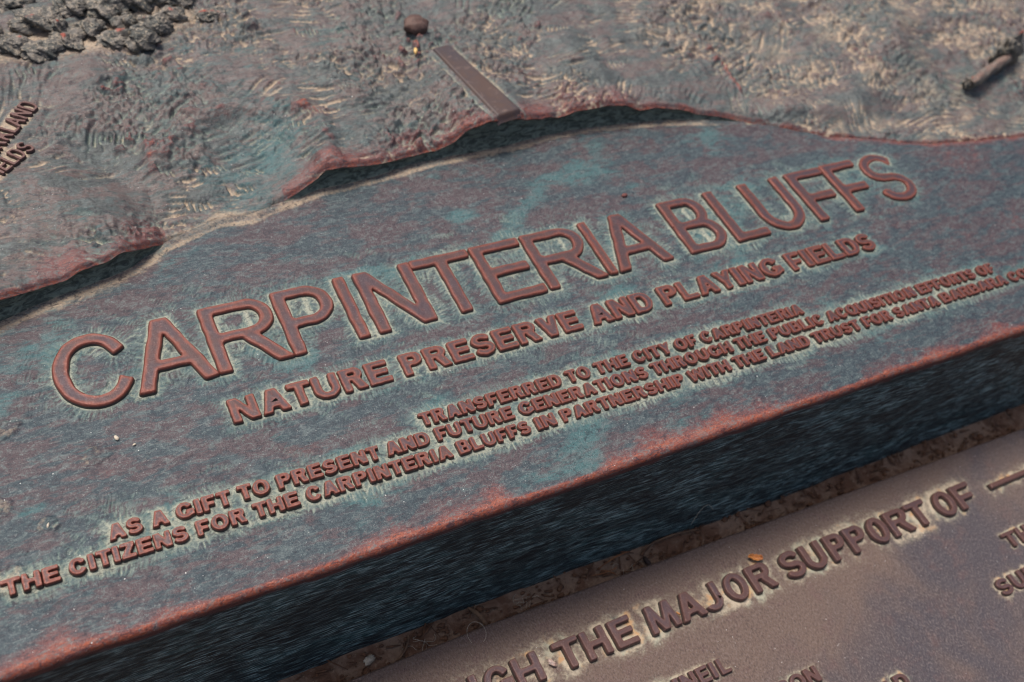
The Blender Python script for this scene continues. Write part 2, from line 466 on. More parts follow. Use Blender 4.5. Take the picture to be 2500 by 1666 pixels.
    if ch == 'U':
        r = w / 2; ry = min(.42, r * 1.05)
        o = U_(B(0, ry, w, 1), g_ell(x, y, r, ry, r, ry + .01)); i = U_(B(s, ry, w - s, 1.5), g_ell(x, y, r, ry, r - s, max(ry - b, .03)))
        return SUB(o, i)
    if ch == 'J':
        r = w / 2; ry = .36
        ring = SUB(g_ell(x, y, r, ry, r, ry + .01), g_ell(x, y, r, ry, r - s, max(ry - b, .04)))
        ring = np.maximum(ring, y - ry)
        ring = SUB(ring, B(-1, .22, r * .7, 2))
        return U_(B(w - s, ry, w, 1), ring)
    if ch == 'S':
        t = (s * .45 + b * .55) * (1 if s < .2 else .94); rx = w / 2 - t / 2; ry = .2575 - t / 4
        pts = []
        for k in range(13):
            a0_ = 22 if s < .2 else 34; a = math.radians(a0_ + (270 - a0_) * k / 12); pts.append((w / 2 + rx * .97 * math.cos(a), 1.01 - t / 2 - ry + ry * math.sin(a)))
        for k in range(1, 13):
            a = math.radians(90 - (90 + (158 if s < .2 else 148)) * k / 12); pts.append((w / 2 + rx * math.cos(a), -.01 + t / 2 + ry + ry * math.sin(a)))
        f = g_path(x, y, pts, t / 2)
        if s > .2: return f
        # square terminals
        (ax, ay), (bx, by) = pts[0], pts[1]
        f = SUB(f, Pg([(ax - .0, ay - t), (ax - .0 + .35, ay - t - .2), (ax + .35, ay + t * .9), (ax + .03, ay + t * .2 - .0)]) )
        return f
    if ch == "'": return Pg([(0, 1), (w, 1), (w * .8, .62), (w * .2, .62)])
    return B(0, 0, w, 1)

# Helvetica-like bold advances (per 1000, cap 716)
ADV = dict(A=722, B=722, C=722, D=722, E=667, F=611, G=778, H=722, I=300, J=556, K=722, L=611, M=833, N=722, O=778, P=667, Q=778, R=722,
           S=667, T=611, U=722, V=667, W=944, Y=667, Z=611)
ADV[' '] = 278
LETTERS = []      # (ch, x0, x1, baseline, cap, style)
STY = {'title': (.160, .142), 'sub': (.30, .235), 'small': (.31, .235)}
def run(text, anchors, end, base, cap, style, slope=0.0):
    """anchors: (index of character, x of its left edge)"""
    em = cap / .716 / 1000
    pen = [0.0]
    for c in text: pen.append(pen[-1] + ADV[c] * em)
    ax = [pen[i] for i, _ in anchors] + [pen[-1] - .05 * cap]
    ay = [x for _, x in anchors] + [end]
    def X(p):
        if p < ax[0]: return ay[0] + (p - ax[0])
        return float(np.interp(p, ax, ay))
    for i, c in enumerate(text):
        if c == ' ': continue
        a, b = X(pen[i]), X(pen[i + 1])
        tight = .0 if c in 'ATVYW' else .045 * cap
        a2, b2 = a + 0, b - (.045 * cap + tight)
        if c in 'TVY': a2 += .0
        LETTERS.append((c, a2, max(b2, a2 + .2 * cap), base + slope * a2, cap, style))

TITLE = [('C', -5.54, -4.70), ('A', -4.752, -3.861), ('R', -3.871, -2.996), ('P', -2.998, -2.299), ('I', -2.20, -2.05), ('N', -1.94, -1.171),
         ('T', -1.168, -.357), ('E', -.325, .40), ('R', .435, 1.334), ('I', 1.352, 1.478), ('A', 1.512, 2.40), ('B', 2.69, 3.43), ('L', 3.515, 4.106),
         ('U', 4.156, 4.92), ('F', 5.055, 5.744), ('F', 5.762, 6.41), ('S', 6.46, 7.16)]
for c, a, b in TITLE: LETTERS.append((c, a, b, -.006 + .0045 * a, 1.0 if a < 2 else 1.03, 'title'))
run('NATURE PRESERVE AND PLAYING FIELDS', [(0, -3.913), (4, -2.629), (5, -2.318), (7, -1.881), (20, 1.812), (28, 3.992)], 5.603, -.713, .322, 'sub')
run('TRANSFERRED TO THE CITY OF CARPINTERIA', [(0, -1.977)], 3.645, -1.426, .178, 'small')
run('AS A GIFT TO PRESENT AND FUTURE GENERATIONS THROUGH THE PUBLIC ACQUISITION EFFORTS OF', [(0, -5.428), (13, -3.716)], 7.151, -1.667, .177, 'small')
run('THE CITIZENS FOR THE CARPINTERIA BLUFFS IN PARTNERSHIP WITH THE LAND TRUST FOR SANTA BARBARA COUNTY',
    [(0, -6.44), (1, -6.256), (13, -4.63), (33, -1.728), (40, -.726), (43, -.383), (64, 2.724), (75, 4.366), (85, 5.847)], 8.35, -1.915, .1745, 'small')

# ------------------------------------------------------------------ contour tracing
_C = {1: [(3, 0)], 2: [(0, 1)], 3: [(3, 1)], 4: [(1, 2)], 5: [(3, 2), (1, 0)], 6: [(0, 2)], 7: [(3, 2)],
      8: [(2, 3)], 9: [(2, 0)], 10: [(0, 3), (2, 1)], 11: [(2, 1)], 12: [(1, 3)], 13: [(1, 0)], 14: [(0, 3)]}
def trace(F, x0, y0, h):
    ny, nx = F.shape
    I = (F < 0)
    code = I[:-1, :-1] * 1 + I[:-1, 1:] * 2 + I[1:, 1:] * 4 + I[1:, :-1] * 8
    N = nx * ny
    nxt = {}
    js, is_ = np.nonzero((code > 0) & (code < 15))
    for j, i in zip(js.tolist(), is_.tolist()):
        e = (j * nx + i, N + j * nx + i + 1, (j + 1) * nx + i, N + j * nx + i)
        for a, b in _C[int(code[j, i])]: nxt[e[a]] = e[b]
    def pos(e):
        if e < N:
            j, i = divmod(e, nx); a, b = F[j, i], F[j, i + 1]; t = a / (a - b) if a != b else .5
            return (x0 + (i + t) * h, y0 + j * h)
        j, i = divmod(e - N, nx); a, b = F[j, i], F[j + 1, i]; t = a / (a - b) if a != b else .5
        return (x0 + i * h, y0 + (j + t) * h)
    loops = []
    while nxt:
        st = next(iter(nxt)); cur = st; L = []
        while cur in nxt:
            L.append(pos(cur)); cur = nxt.pop(cur)
        if len(L) > 5: loops.append(np.array(L))
    return loops

def build_letter(name, F, gx0, gy0, h, cap, stem, z0, z1, mat, parent, xf=None, wear=1.0):
    """F: implicit values in metres of plaque plane on a grid with step h; xf maps (x,y)->(x,y)"""
    F = F.astype(np.float64)
    F = (F + np.roll(F, 1, 0) + np.roll(F, -1, 0) + np.roll(F, 1, 1) + np.roll(F, -1, 1)) / 5
    gy, gx = np.gradient(F, h)
    loops = trace(F, gx0, gy0, h)
    V = []; Fc = []; Mk = []; inner = []; topidx = []
    hz = z1 - z0
    bev = min(.26 * hz, .09 * stem)
    for L in loops:
        n = len(L)
        u = np.clip(((L[:, 0] - gx0) / h), 0, F.shape[1] - 1).astype(int); v = np.clip(((L[:, 1] - gy0) / h), 0, F.shape[0] - 1).astype(int)
        G = np.stack([gx[v, u], gy[v, u]], 1)
        G = G + np.roll(G, 1, 0) + np.roll(G, -1, 0)
        G /= (np.linalg.norm(G, axis=1, keepdims=True) + 1e-9)
        rings = [(.30 * hz, z0 - .03, 0, 1), (.10 * hz, z0 + .3 * hz, .2, .55), (0, z1 - bev, 1, .0), (-.7 * bev, z1 - .25 * bev, 1, 0), (-1.3 * bev, z1, 1, 0)]
        b0 = len(V)
        for d, z, e, s in rings:
            Q = L + G * d
            if d == rings[-1][0]: inner.append(Q.copy())
            if xf: Q = xf(Q)
            for q in Q: V.append((q[0], q[1], z))
            Mk += [(e * wear, s, 0, 1)] * n
        for k in range(len(rings) - 1):
            for i in range(n):
                a = b0 + k * n + i; b = b0 + k * n + (i + 1) % n
                Fc.append((b, a, a + n, b + n))
        topidx += list(range(b0 + (len(rings) - 1) * n, b0 + len(rings) * n))
    pts = []; eds = []
    for Lp in inner:
        o = len(pts); n = len(Lp)
        pts += [Vector(p) for p in Lp]; eds += [(o + i, o + (i + 1) % n) for i in range(n)]
    nb = len(pts)
    st = 2
    sub = F[::st, ::st]
    jj, ii = np.nonzero(sub < -(1.3 * bev + .9 * h))
    dep = -sub[jj, ii]
    ip = np.stack([gx0 + ii * st * h, gy0 + jj * st * h], 1)
    pts += [Vector(p) for p in ip]
    if len(ip):
        o = len(V)
        Q = xf(ip) if xf else ip
        zz = z1 + .05 * hz * perlin(ip[:, 0] * 6, ip[:, 1] * 6, 48)
        for q, z, d in zip(Q, zz, dep):
            V.append((q[0], q[1], float(z))); Mk.append((wear * math.exp(-max(d - 1.3 * bev, 0) / (.16 * stem)), 0, 0, 1))
        topidx += list(range(o, o + len(ip)))
    res = delaunay_2d_cdt(pts, eds, [], 0, 1e-7)
    rv, rf, orig = res[0], res[2], res[3]
    mp = [topidx[o_[0]] if o_ else None for o_ in orig]
    cap0 = len(Fc)
    for t in rf:
        cx = sum(rv[k][0] for k in t) / 3; cy = sum(rv[k][1] for k in t) / 3
        u = (cx - gx0) / h; v = (cy - gy0) / h
        i0, j0 = int(u), int(v)
        if not (0 <= i0 < F.shape[1] - 1 and 0 <= j0 < F.shape[0] - 1): continue
        fu, fv = u - i0, v - j0
        fc = (F[j0, i0] * (1 - fu) + F[j0, i0 + 1] * fu) * (1 - fv) + (F[j0 + 1, i0] * (1 - fu) + F[j0 + 1, i0 + 1] * fu) * fv
        if fc > -.5 * bev: continue
        for q, k in enumerate(t):
            if mp[k] is None:
                P_ = np.array([[rv[k][0], rv[k][1]]])
                if xf: P_ = xf(P_)
                V.append((P_[0][0], P_[0][1], z1)); Mk.append((.9 * wear, 0, 0, 1)); mp[k] = len(V) - 1
        Fc.append(tuple(mp[k] for k in t))
    # walls were wound for inside-left loops; check one
    ob = poly_mesh(name, V, Fc, mat, parent, Mk)
    fl = np.ones(len(Fc), bool); fl[cap0:] = False
    ob.data.polygons.foreach_set('use_smooth', fl)
    return ob

# ------------------------------------------------------------------ the big plaque
BASE = np.array([(-9, .7), (-7, 1.15), (-5.92, 1.409), (-5.49, 1.552), (-4.86, 1.689), (-4.38, 1.82), (-4.06, 1.993), (-3.88, 2.105), (-3.53, 2.226), (-3.2, 2.323), (-2.81, 2.297), (-2.45, 2.378), (-1.69, 2.541), (-1.0, 2.568), (-0.25, 2.675), (0.49, 2.715), (1.08, 2.714), (1.54, 2.757), (2.37, 2.791), (3.05, 2.735), (3.87, 2.637), (4.39, 2.51), (4.81, 2.41), (5.3, 2.208), (5.61, 2.093), (5.98, 1.85), (6.37, 1.65), (6.73, 1.55), (7.24, 1.33), (7.61, 1.16), (8.19, 1.0), (8.97, .87), (10.18, .71), (12, .62), (17, .8)])
RIM = np.array([(-9, .85, .3), (-7, 1.26, .32), (-5.84, 1.486, .331), (-5.5, 1.597, .242), (-5.17, 1.67, .219), (-4.99, 1.711, .278), (-4.71, 1.779, .269), (-4.47, 1.847, .30), (-4.23, 1.951, .205), (-3.91, 2.136, .008), (-3.53, 2.225, -.02), (-3.19, 2.357, -.02), (-2.81, 2.31, -.02), (-2.52, 2.36, -.02), (-2.45, 2.425, -.01), (-2.19, 2.484, .079), (-1.82, 2.563, .226), (-1.71, 2.586, .323), (-1.46, 2.6, .321), (-1.12, 2.613, .247), (-.69, 2.662, .2), (-.37, 2.708, .186), (-.04, 2.736, .175), (.27, 2.753, .283), (.43, 2.762, .44), (.81, 2.765, .52), (1.32, 2.786, .464), (1.55, 2.807, .389), (1.97, 2.824, .311), (2.29, 2.838, .371), (2.81, 2.804, .4), (3.08, 2.781, .386), (3.38, 2.745, .258), (3.64, 2.714, .28), (4.06, 2.64, .232), (4.41, 2.556, .125), (4.73, 2.478, .10), (5.31, 2.255, .01), (5.62, 2.135, -.02), (5.96, 1.892, -.03), (6.35, 1.699, -.03), (6.73, 1.586, -.03), (7.24, 1.362, -.03), (7.61, 1.191, -.03), (8.19, 1.027, -.03), (8.97, .894, -.03), (10.18, .737, -.03), (12, .65, -.03), (17, .83, -.03)])
ZF = -.05          # field level; letter tops are at z = 0
plaque = D.objects.new('bronze_plaque', None)
COL.objects.link(plaque); plaque.location = (0, 0, 0); plaque.empty_display_size = .5
tag(plaque, 'big weathered bronze relief plaque lettered CARPINTERIA BLUFFS, with cliff relief above and dark front face', 'plaque')

R = Raster(-8.6, 16.2, -3.0, 8.9, .0125)

# letter shapes: distances written into the raster, meshes built
letter_loops = []
rs = random.Random(5)
for ch, xa, xb, yb_, cap, sty in LETTERS:
    s, b = STY[sty]
    w = (xb - xa) / cap
    if ch == 'I' and sty != 'title': w = max(w, s); 
    m = .35 if sty == 'title' else .26
    W = R.win(xa - m, xb + m, yb_ - m, yb_ + cap + m)
    f = glyph(ch, (R.X[W] - xa) / cap, (R.Y[W] - yb_) / cap, w, s, b) * cap
    np.minimum(R.DL[W], f.astype(np.float32), out=R.DL[W])
    h = cap / (56 if sty == 'title' else 30 if sty == 'sub' else 22)
    mg = 5 * h
    nx = int((xb - xa + 2 * mg) / h) + 2; ny = int((cap * 1.14 + 2 * mg) / h) + 2
    gx0, gy0 = xa - mg, yb_ - .08 * cap - mg
    GX, GY = np.meshgrid(gx0 + np.arange(nx) * h, gy0 + np.arange(ny) * h)
    jx = .010 * cap * perlin(GX / cap * 5, GY / cap * 5, 40) ; jy = .012 * cap * perlin(GX / cap * 5, GY / cap * 5, 41)
    F = glyph(ch, (GX + jx - xa) / cap, (GY + jy - yb_) / cap, w, s, b) * cap
    F = F + (.010 if sty == 'title' else .028) * cap * perlin(GX / cap * 7, GY / cap * 7, 42)
    build_letter('letter', F, gx0, gy0, h, cap, s * cap, ZF - .004, rs.uniform(-.004, .004), M_LET, plaque,
                 wear=rs.uniform(.75, 1.0) * (1.0 if sty == 'title' else 1.25))

# engraver's strokes around the lettering
gy_, gx_ = np.gradient(blur(R.DL, 2), R.res)
def dval(A, x, y):
    i = int((x - R.x0) / R.res); j = int((y - R.y0) / R.res)
    return A[j, i] if 0 <= i < R.nx and 0 <= j < R.ny else 9.
for loop in trace(R.DL.astype(np.float64) - .026, R.x0, R.y0, R.res):
    seg = np.hypot(*(np.roll(loop, -1, 0) - loop).T); arc_ = np.concatenate([[0], np.cumsum(seg)])
    total = arc_[-1]
    if total < .3: continue
    # skip the loops on the inner side of a shape that is too tight
    n = int(total / .033)
    pos = np.linspace(0, total, n, endpoint=False) + RNG.normal(0, .005, n)
    k = np.clip(np.searchsorted(arc_, pos) - 1, 0, len(loop) - 1)
    P_ = loop[k]
    ln = .5 + .5 * np.clip(np.asarray(perlin(P_[:, 0] * 2.4, P_[:, 1] * 2.4, 62)) * 2.6 + .3, -1, 1)
    lean = np.asarray(perlin(P_[:, 0] * .8, P_[:, 1] * .8, 60)) * 1.1
    last = None
    for (x, y), l_, le in zip(P_, ln, lean):
        i = int((x - R.x0) / R.res); j = int((y - R.y0) / R.res)
        if not (2 < i < R.nx - 2 and 2 < j < R.ny - 2): continue
        gx, gy = float(gx_[j, i]), float(gy_[j, i])
        if math.hypot(gx, gy) < .35: continue
        if last is not None: gx, gy = gx + last[0] * 1.5, gy + last[1] * 1.5
        g = math.hypot(gx, gy); gx /= g; gy /= g; last = (gx, gy)
        a = math.atan2(gy, gx) + le + RNG.normal(0, .05)
        big = y > -.25
        L = (.045 + (.16 if big else .10) * l_) * RNG.uniform(.8, 1.15)
        while L > .03 and dval(R.DL, x + math.cos(a) * L, y + math.sin(a) * L) < .02: L *= .75
        if L <= .035: continue
        R.stroke(x, y, a, L, RNG.uniform(.0085, .0115), RNG.uniform(.005, .010), RNG.normal(0, .35), RNG.uniform(.45, 1.0))
# hatching a little farther out and between the lines
for k in range(1500):
    x = RNG.uniform(-6.7, 7.4); y = RNG.uniform(-2.25, 1.6)
    d = dval(R.DL, x, y)
    lim = .48 if y > -.2 else .34
    if d < .07 or d > lim or (x > 5.5 and RNG.random() < .6): continue
    ori = math.radians(66) + 1.3 * float(perlin(x * .6, y * .6, 70)) + RNG.normal(0, .10)
    n = int(RNG.integers(4, 13)); L = RNG.uniform(.06, .17); pl = RNG.uniform(.25, .75); dp = RNG.uniform(.004, .009)
    for q in range(n):
        xx = x + (q - n / 2) * .034 * math.sin(ori) + RNG.normal(0, .003); yy = y - (q - n / 2) * .034 * math.cos(ori) + RNG.normal(0, .012)
        if dval(R.DL, xx + math.cos(ori) * L, yy + math.sin(ori) * L) < .03 or dval(R.DL, xx, yy) < .03: continue
        R.stroke(xx, yy, ori + RNG.normal(0, .03), L * RNG.uniform(.8, 1.1), .0100, dp, RNG.normal(0, .4), pl * RNG.uniform(.7, 1.1))
# loose scratches over the field
for k in range(900):
    x = RNG.uniform(-7, 12); y = RNG.uniform(-2.5, 2.4)
    if dval(R.DL, x, y) < .05: continue
    a = RNG.normal(.35, .5)
    R.stroke(x, y, a, RNG.uniform(.1, .7), .008, RNG.uniform(.001, .005), RNG.normal(0, .35), RNG.uniform(.0, .5))

# ------------------------------------------------------------------ field + relief heights
yb_at = lambda x: np.interp(x, BASE[:, 0], BASE[:, 1])
yr_at = lambda x: np.interp(x, RIM[:, 0], RIM[:, 1])
h_at = lambda x: np.interp(x, RIM[:, 0], RIM[:, 2])
def polyd(X, Y, pts):
    d = None
    for (ax, ay), (bx, by) in zip(pts[:-1], pts[1:]):
        dx, dy = bx - ax, by - ay
        t = np.clip(((X - ax) * dx + (Y - ay) * dy) / (dx * dx + dy * dy), 0, 1)
        q = np.hypot(X - ax - t * dx, Y - ay - t * dy)
        d = q if d is None else np.minimum(d, q)
    return d
X, Y = R.X, R.Y
rimy = yr_at(X).astype(np.float32); rimh = h_at(X).astype(np.float32)
V = Y - rimy
upper = V > -.06
# text field fine relief
Hf = R.H.copy()
field_wave = .018 * fbm(X, Y, .55, 3, 20) + .006 * fbm(X, Y, 3.0, 3, 24)
lump = sstep(.16, .42, fbm(X, Y, 3.4, 4, 28)) * sstep(.35, .6, fbm(X * .6, Y * .6, .8, 2, 33) + .25)
chip_pts = [(-6.1, .0, .22), (-5.35, -.62, .20), (-6.45, -.95, .25), (-5.9, -1.25, .12), (-6.4, -1.7, .18)]
crust = np.zeros_like(X)
for cx, cy, r in chip_pts:
    dd = np.hypot(X - cx, (Y - cy) * 1.3) / r + .75 * fbm(X, Y, 4.0, 3, 35)
    crust = np.maximum(crust, sstep(1.0, .6, dd))
Hf += .016 * crust * (1 + 1.2 * fbm(X, Y, 14, 2, 38)) + .006 * lump

# relief landform
zr = .34 + .10 * fbm(X, Y, .30, 2, 80)
zr = np.where(X > 5.5, -.10 + .42 * sstep(.2, 3.0, V) + .05 * fbm(X, Y, .5, 2, 81), zr)
blend = 1 - np.exp(-np.maximum(V, 0) / 1.3)
Zt = rimh * (1 - blend) + zr * blend
gul = np.exp(-(polyd(X, Y, [(-3.0, 2.3), (-2.5, 2.9), (-2.2, 3.5)]) / .55) ** 2)
gul2 = np.exp(-(polyd(X, Y, [(-3.9, 2.2), (-4.1, 2.9), (-4.5, 3.6)]) / .40) ** 2)
Zt = Zt - .13 * gul * sstep(0, .5, V) - .14 * gul2 * sstep(0, .4, V)
rid = polyd(X, Y, [(-3.75, 3.35), (-3.1, 4.0), (-2.5, 4.15), (-1.9, 4.05), (-1.45, 3.7), (-1.5, 3.1), (-1.62, 2.62)])
wob = .10 * fbm(X, Y, 2.2, 3, 83)
ridge = np.exp(-((rid + wob) / .16) ** 2)
Zt = Zt + .09 * ridge * sstep(-.02, .3, V)
rid3 = polyd(X, Y, [(6.0, 2.3), (7.0, 2.0), (8.2, 2.6), (9.5, 3.6)])
Zt += .16 * np.exp(-((rid3 + wob) / .5) ** 2) * sstep(.0, .5, V)
Zt += .13 * fbm(X, Y, .9, 3, 84) * sstep(0, .6, V)
# chunky, clay-like modelling
wx = X + .12 * fbm(X, Y, 2.2, 2, 90); wy = Y + .12 * fbm(X, Y, 2.2, 2, 91)
chunk = fbm(wx, wy, 5.5, 3, 92)
zone = .04 + .96 * sstep(-.10, .28, fbm(X, Y, .55, 2, 95) + .30 * np.exp(-((X + .3) / 2.2) ** 2) - .1)      # busier parts
zone = np.maximum(zone, .9 * sstep(5.0, 7.0, X) * sstep(-.2, .2, fbm(X, Y, .8, 2, 96)))
smooth_tongue = sstep(.5, 0, np.abs(V - .5 - .25 * np.sin(X))) * sstep(2.5, 4.5, X)
zone = zone * (1 - .85 * smooth_tongue)
vary = sstep(-.3, .4, fbm(X, Y, 1.3, 2, 98))
Hr = .066 * zone * sstep(-.02, .22, chunk) * (.25 + .75 * vary) + .016 * fbm(X + .2 * chunk, Y * 1.6, 1.9, 4, 94) + .026 * zone * sstep(0, .2, fbm(wx, wy, 12, 2, 93)) + .012 * np.abs(fbm(wx, wy, 7, 3, 89)) + .020 * fbm(X, Y, 3.0, 3, 97) - .022 * zone * sstep(.12, .3, fbm(wx, wy, 9, 2, 99))
R.H[:] = 0
R2P = R.P.copy(); R.P[:] = 0
for k in range(2600):                                     # long tool drags
    x = RNG.uniform(-7.5, 15); y = RNG.uniform(0, 8)
    if y < float(yr_at(x)) + .03: continue
    a0 = 2.6 * float(perlin(x * .35, y * .35, 101)) + .35
    n = RNG.integers(2, 8)
    L = RNG.uniform(.15, .95); w = RNG.choice((.008, .011, .016, .028)) ; bend = RNG.normal(0, .35)
    for q in range(n):
        R.stroke(x + q * w * 3.2 * math.sin(a0) + RNG.normal(0, .01), y - q * w * 3.2 * math.cos(a0), a0 + RNG.normal(0, .05), L * RNG.uniform(.6, 1.1), w,
                 RNG.uniform(.3, .8) * w, bend, RNG.uniform(.0, .6))
combs = [(-.35, 4.95, 5), (-1.75, 3.30, 6), (-1.6, 3.65, 5), (-3.5, 2.55, 5), (-2.9, 2.75, 5), (.8, 4.72, 5), (-3.2, 3.1, 6), (-.9, 4.1, 5), (2.0, 4.4, 5), (-4.1, 3.8, 6),
         (-1.9, 3.5, 4), (-2.6, 3.0, 4)] + [(RNG.uniform(-5, 8), RNG.uniform(2.9, 6.5), int(RNG.integers(3, 7))) for _ in range(16)]
for x, y, n in combs:
    if y < float(yr_at(x)) + .1: continue
    a0 = math.radians(100) + RNG.normal(0, .45)
    for q in range(n):
        R.stroke(x + q * .068, y + RNG.normal(0, .015), a0 + RNG.normal(0, .05), RNG.uniform(.10, .20), .019, RNG.uniform(.025, .045), 0, 1.0)
for k in range(1000):                                     # pits and crumbs
    x = RNG.uniform(-7, 14); y = RNG.uniform(0, 8)
    if y < float(yr_at(x)) + .05: continue
    R.stroke(x, y, RNG.uniform(0, 3.1), RNG.uniform(.04, .10), RNG.uniform(.015, .03), RNG.uniform(-.03, .03), 0, RNG.uniform(.3, 1.0))
Hr += R.H
# smooth strip (a road) let into the relief, running to the cliff edge
SA, SB = np.array((.80, 4.60)), np.array((1.10, 2.79))
sdir = (SB - SA) / np.linalg.norm(SB - SA); snrm = np.array((-sdir[1], sdir[0]))
su = (X - SA[0]) * sdir[0] + (Y - SA[1]) * sdir[1]; sv = (X - SA[0]) * snrm[0] + (Y - SA[1]) * snrm[1]
slen = float(np.linalg.norm(SB - SA))
def strip_halfwidth(u): return .155 + .065 * u / slen
hw = strip_halfwidth(su)
inside = sstep(.10, .02, np.abs(sv) - hw) * sstep(-.05, .02, su)
strip_z = lambda u: .44 + .075 * np.clip(u / slen, 0, 1)
Zr = Zt + Hr
Zr = Zr * (1 - inside) + (strip_z(su) - .02) * inside
gut = np.exp(-((np.abs(sv) - hw - .05) / .032) ** 2) * sstep(0, .15, su)
Zr -= .035 * gut * sstep(-.02, .1, V)
# panel for the small relief names on the left
T1o, T1d = np.array((-5.175, 4.133)), np.array((.249, .318)); T1d /= np.linalg.norm(T1d)
T2o, T2d = np.array((-5.476, 3.363)), np.array((.397, .353)); T2d /= np.linalg.norm(T2d)
TN = [np.array((-d[1], d[0])) for d in (T1d, T2d)]
for (o, d, n) in ((T1o, T1d, TN[0]), (T2o, T2d, TN[1])):
    u = (X - o[0]) * d[0] + (Y - o[1]) * d[1]; v = (X - o[0]) * n[0] + (Y - o[1]) * n[1]
    k = sstep(.12, .0, np.maximum(np.maximum(u - .52, -2 - u), np.abs(v - .12) - .16))
    Zr = Zr * (1 - k) + .36 * k
hp = blur(Zr, 5) - Zr            # positive in hollows
hp2 = blur(Zr, 14) - Zr
namez = np.zeros_like(X)
for (o, d, n, ln_) in ((T1o, T1d, TN[0], .52), (T2o, T2d, TN[1], .56)):
    u = (X - o[0]) * d[0] + (Y - o[1]) * d[1]; v = (X - o[0]) * n[0] + (Y - o[1]) * n[1]
    namez = np.maximum(namez, sstep(.05, -.05, .05 * fbm(X, Y, 5, 3, 136) + np.maximum(np.maximum(u - ln_, -2 - u), np.abs(v - .13) - .15)))
hollow = sstep(.003, .017, hp) * .75 + .5 * sstep(.01, .05, hp2)
crest = sstep(.007, .024, -hp) * .65 + .55 * sstep(.035, .09, -hp2)

# masks on the relief
rm = np.zeros(X.shape + (4,), np.float32)
far = sstep(2.5, 7.0, X)
tanz = sstep(-.25, .25, fbm(X, Y, .45, 2, 110) + .18 * far)
rm[..., 0] = np.clip(hollow * (.30 + .60 * tanz) * (.45 + .55 * sstep(-.3, .4, fbm(X, Y, 2.2, 3, 118))) + .35 * R.P * tanz + .20 * sstep(-.3, .3, fbm(X, Y * 1.7, 1.2, 4, 112)) + .30 * far * sstep(-.25, .3, fbm(X, Y, 1.6, 4, 111)), 0, 1)
rm[..., 0] = np.maximum(rm[..., 0], .9 * sstep(.22, .0, V + .12 * fbm(X, Y, 2, 2, 113)) * sstep(-4.2, -3.7, X) * sstep(-2.2, -2.6, X))
redz = sstep(.05, .5, fbm(X, Y, .8, 3, 114) + .15)
rm[..., 1] = np.clip(crest * (.25 + .65 * redz) + .60 * ridge * sstep(-.05, .3, fbm(X, Y, 3, 3, 116)), 0, 1)
rimred = sstep(.15, .0, V + .05 * fbm(X, Y, 3.5, 2, 115)) * np.where(X < -3.9, 1, np.where(X < -2.3, 0, 1))
rm[..., 1] = np.maximum(rm[..., 1] * (1 - .7 * inside), rimred * .95)
rm[..., 0] = np.maximum(rm[..., 0], .85 * namez * sstep(-.5, .3, fbm(X, Y, 7, 3, 119) + .4))
rm[..., 1] = np.maximum(rm[..., 1], .80 * sstep(.60, .02, V + .35 * fbm(X, Y, 1.5, 4, 137)) * sstep(-6, -5, X) * sstep(4.5, 2.5, X) * (1 - inside) * np.where((X > -3.9) & (X < -2.3), .25, 1))
rm[..., 0] = np.maximum(rm[..., 0], .85 * sstep(.55, .1, polyd(X, Y, [(-5.6, 6.0), (-4.6, 5.9), (-3.2, 5.9), (-2.7, 6.2)])))
rm[..., 2] = .17 * sstep(-.2, .35, fbm(X, Y, .7, 3, 117)) + .25 * R.P + .35 * gul
rm[..., 3] = np.clip(.55 * R.P + .6 * gut + .35 * hollow * (1 - tanz), 0, 1) * (1 - .5 * inside)

# masks on the field
fm = np.zeros(X.shape + (4,), np.float32)
DL = np.maximum(R.DL, 0)
nearL = np.exp(-DL / .035); midL = np.exp(-DL / .13)
small = sstep(-1.10, -1.20, Y)
haloN = fbm(X, Y, 5, 3, 120)
patch = .40 + .85 * sstep(-.35, .3, fbm(X, Y, 1.3, 3, 138))
fm[..., 3] = np.clip(1.15 * patch * np.exp(-(DL / .028) ** 2) * (1 + .6 * haloN) + .25 * nearL * (1 + haloN) + (.08 + .16 * small) * midL + .82 * R2P * (1 - .3 * nearL) * (.5 + .5 * patch) + .22 * crust, 0, 1)
fade_r = 1 - .35 * sstep(5.0, 8.0, X)
fm[..., 3] *= fade_r
Vb = Y - yb_at(X)
leftdirt = sstep(6, 3.8, X)
fm[..., 0] = np.clip((.50 * sstep(-.16 - .16 * sstep(-3.5, -5, X), -.0, Vb + .10 * fbm(X, Y, 2.0, 3, 121)) + .45 * np.exp(-((Vb + .05 + .035 * fbm(X, Y, 1.5, 3, 134)) / .030) ** 2) + .25 * sstep(-.3, .0, Vb) * sstep(-.1, .4, fbm(X, Y * 3, 4, 4, 135))) * leftdirt
                     + .5 * crust * sstep(-.2, .2, fbm(X, Y, 7, 2, 122)) + .30 * nearL * sstep(.0, .3, fbm(X, Y, 1.1, 2, 123)), 0, 1)
fm[..., 0] = np.maximum(fm[..., 0], .55 * np.exp(-DL / .05) * np.exp(-((X - 3.2) / .8) ** 2 - ((Y + 1.45) / .3) ** 2))
bandw = .075 + .30 * sstep(-.15, .55, fbm(X, X * 0 + 3.3, .55, 3, 124) + .25 * np.exp(-((X - 1.5) / 3.0) ** 2) + .1 * sstep(3, 8, X)) 
yy = Y + 2.68 + .18 * fbm(X, Y, 1.6, 4, 125) * sstep(0, .3, Y + 2.68)
fm[..., 1] = np.clip(.80 * sstep(bandw * 1.1, 0, yy) + .35 * sstep(bandw * 2.4, 0, yy) + .5 * sstep(.10, .0, Y + 2.68), 0, 1)
fm[..., 1] = np.maximum(fm[..., 1], .30 * sstep(.1, .5, fbm(X, Y * 2, .9, 4, 126)) * sstep(.2, -.6, Y))
fm[..., 1] = np.maximum(fm[..., 1], sstep(6, 9, X) * .42 * sstep(-.1, .4, fbm(X, Y, 1.1, 4, 127)))
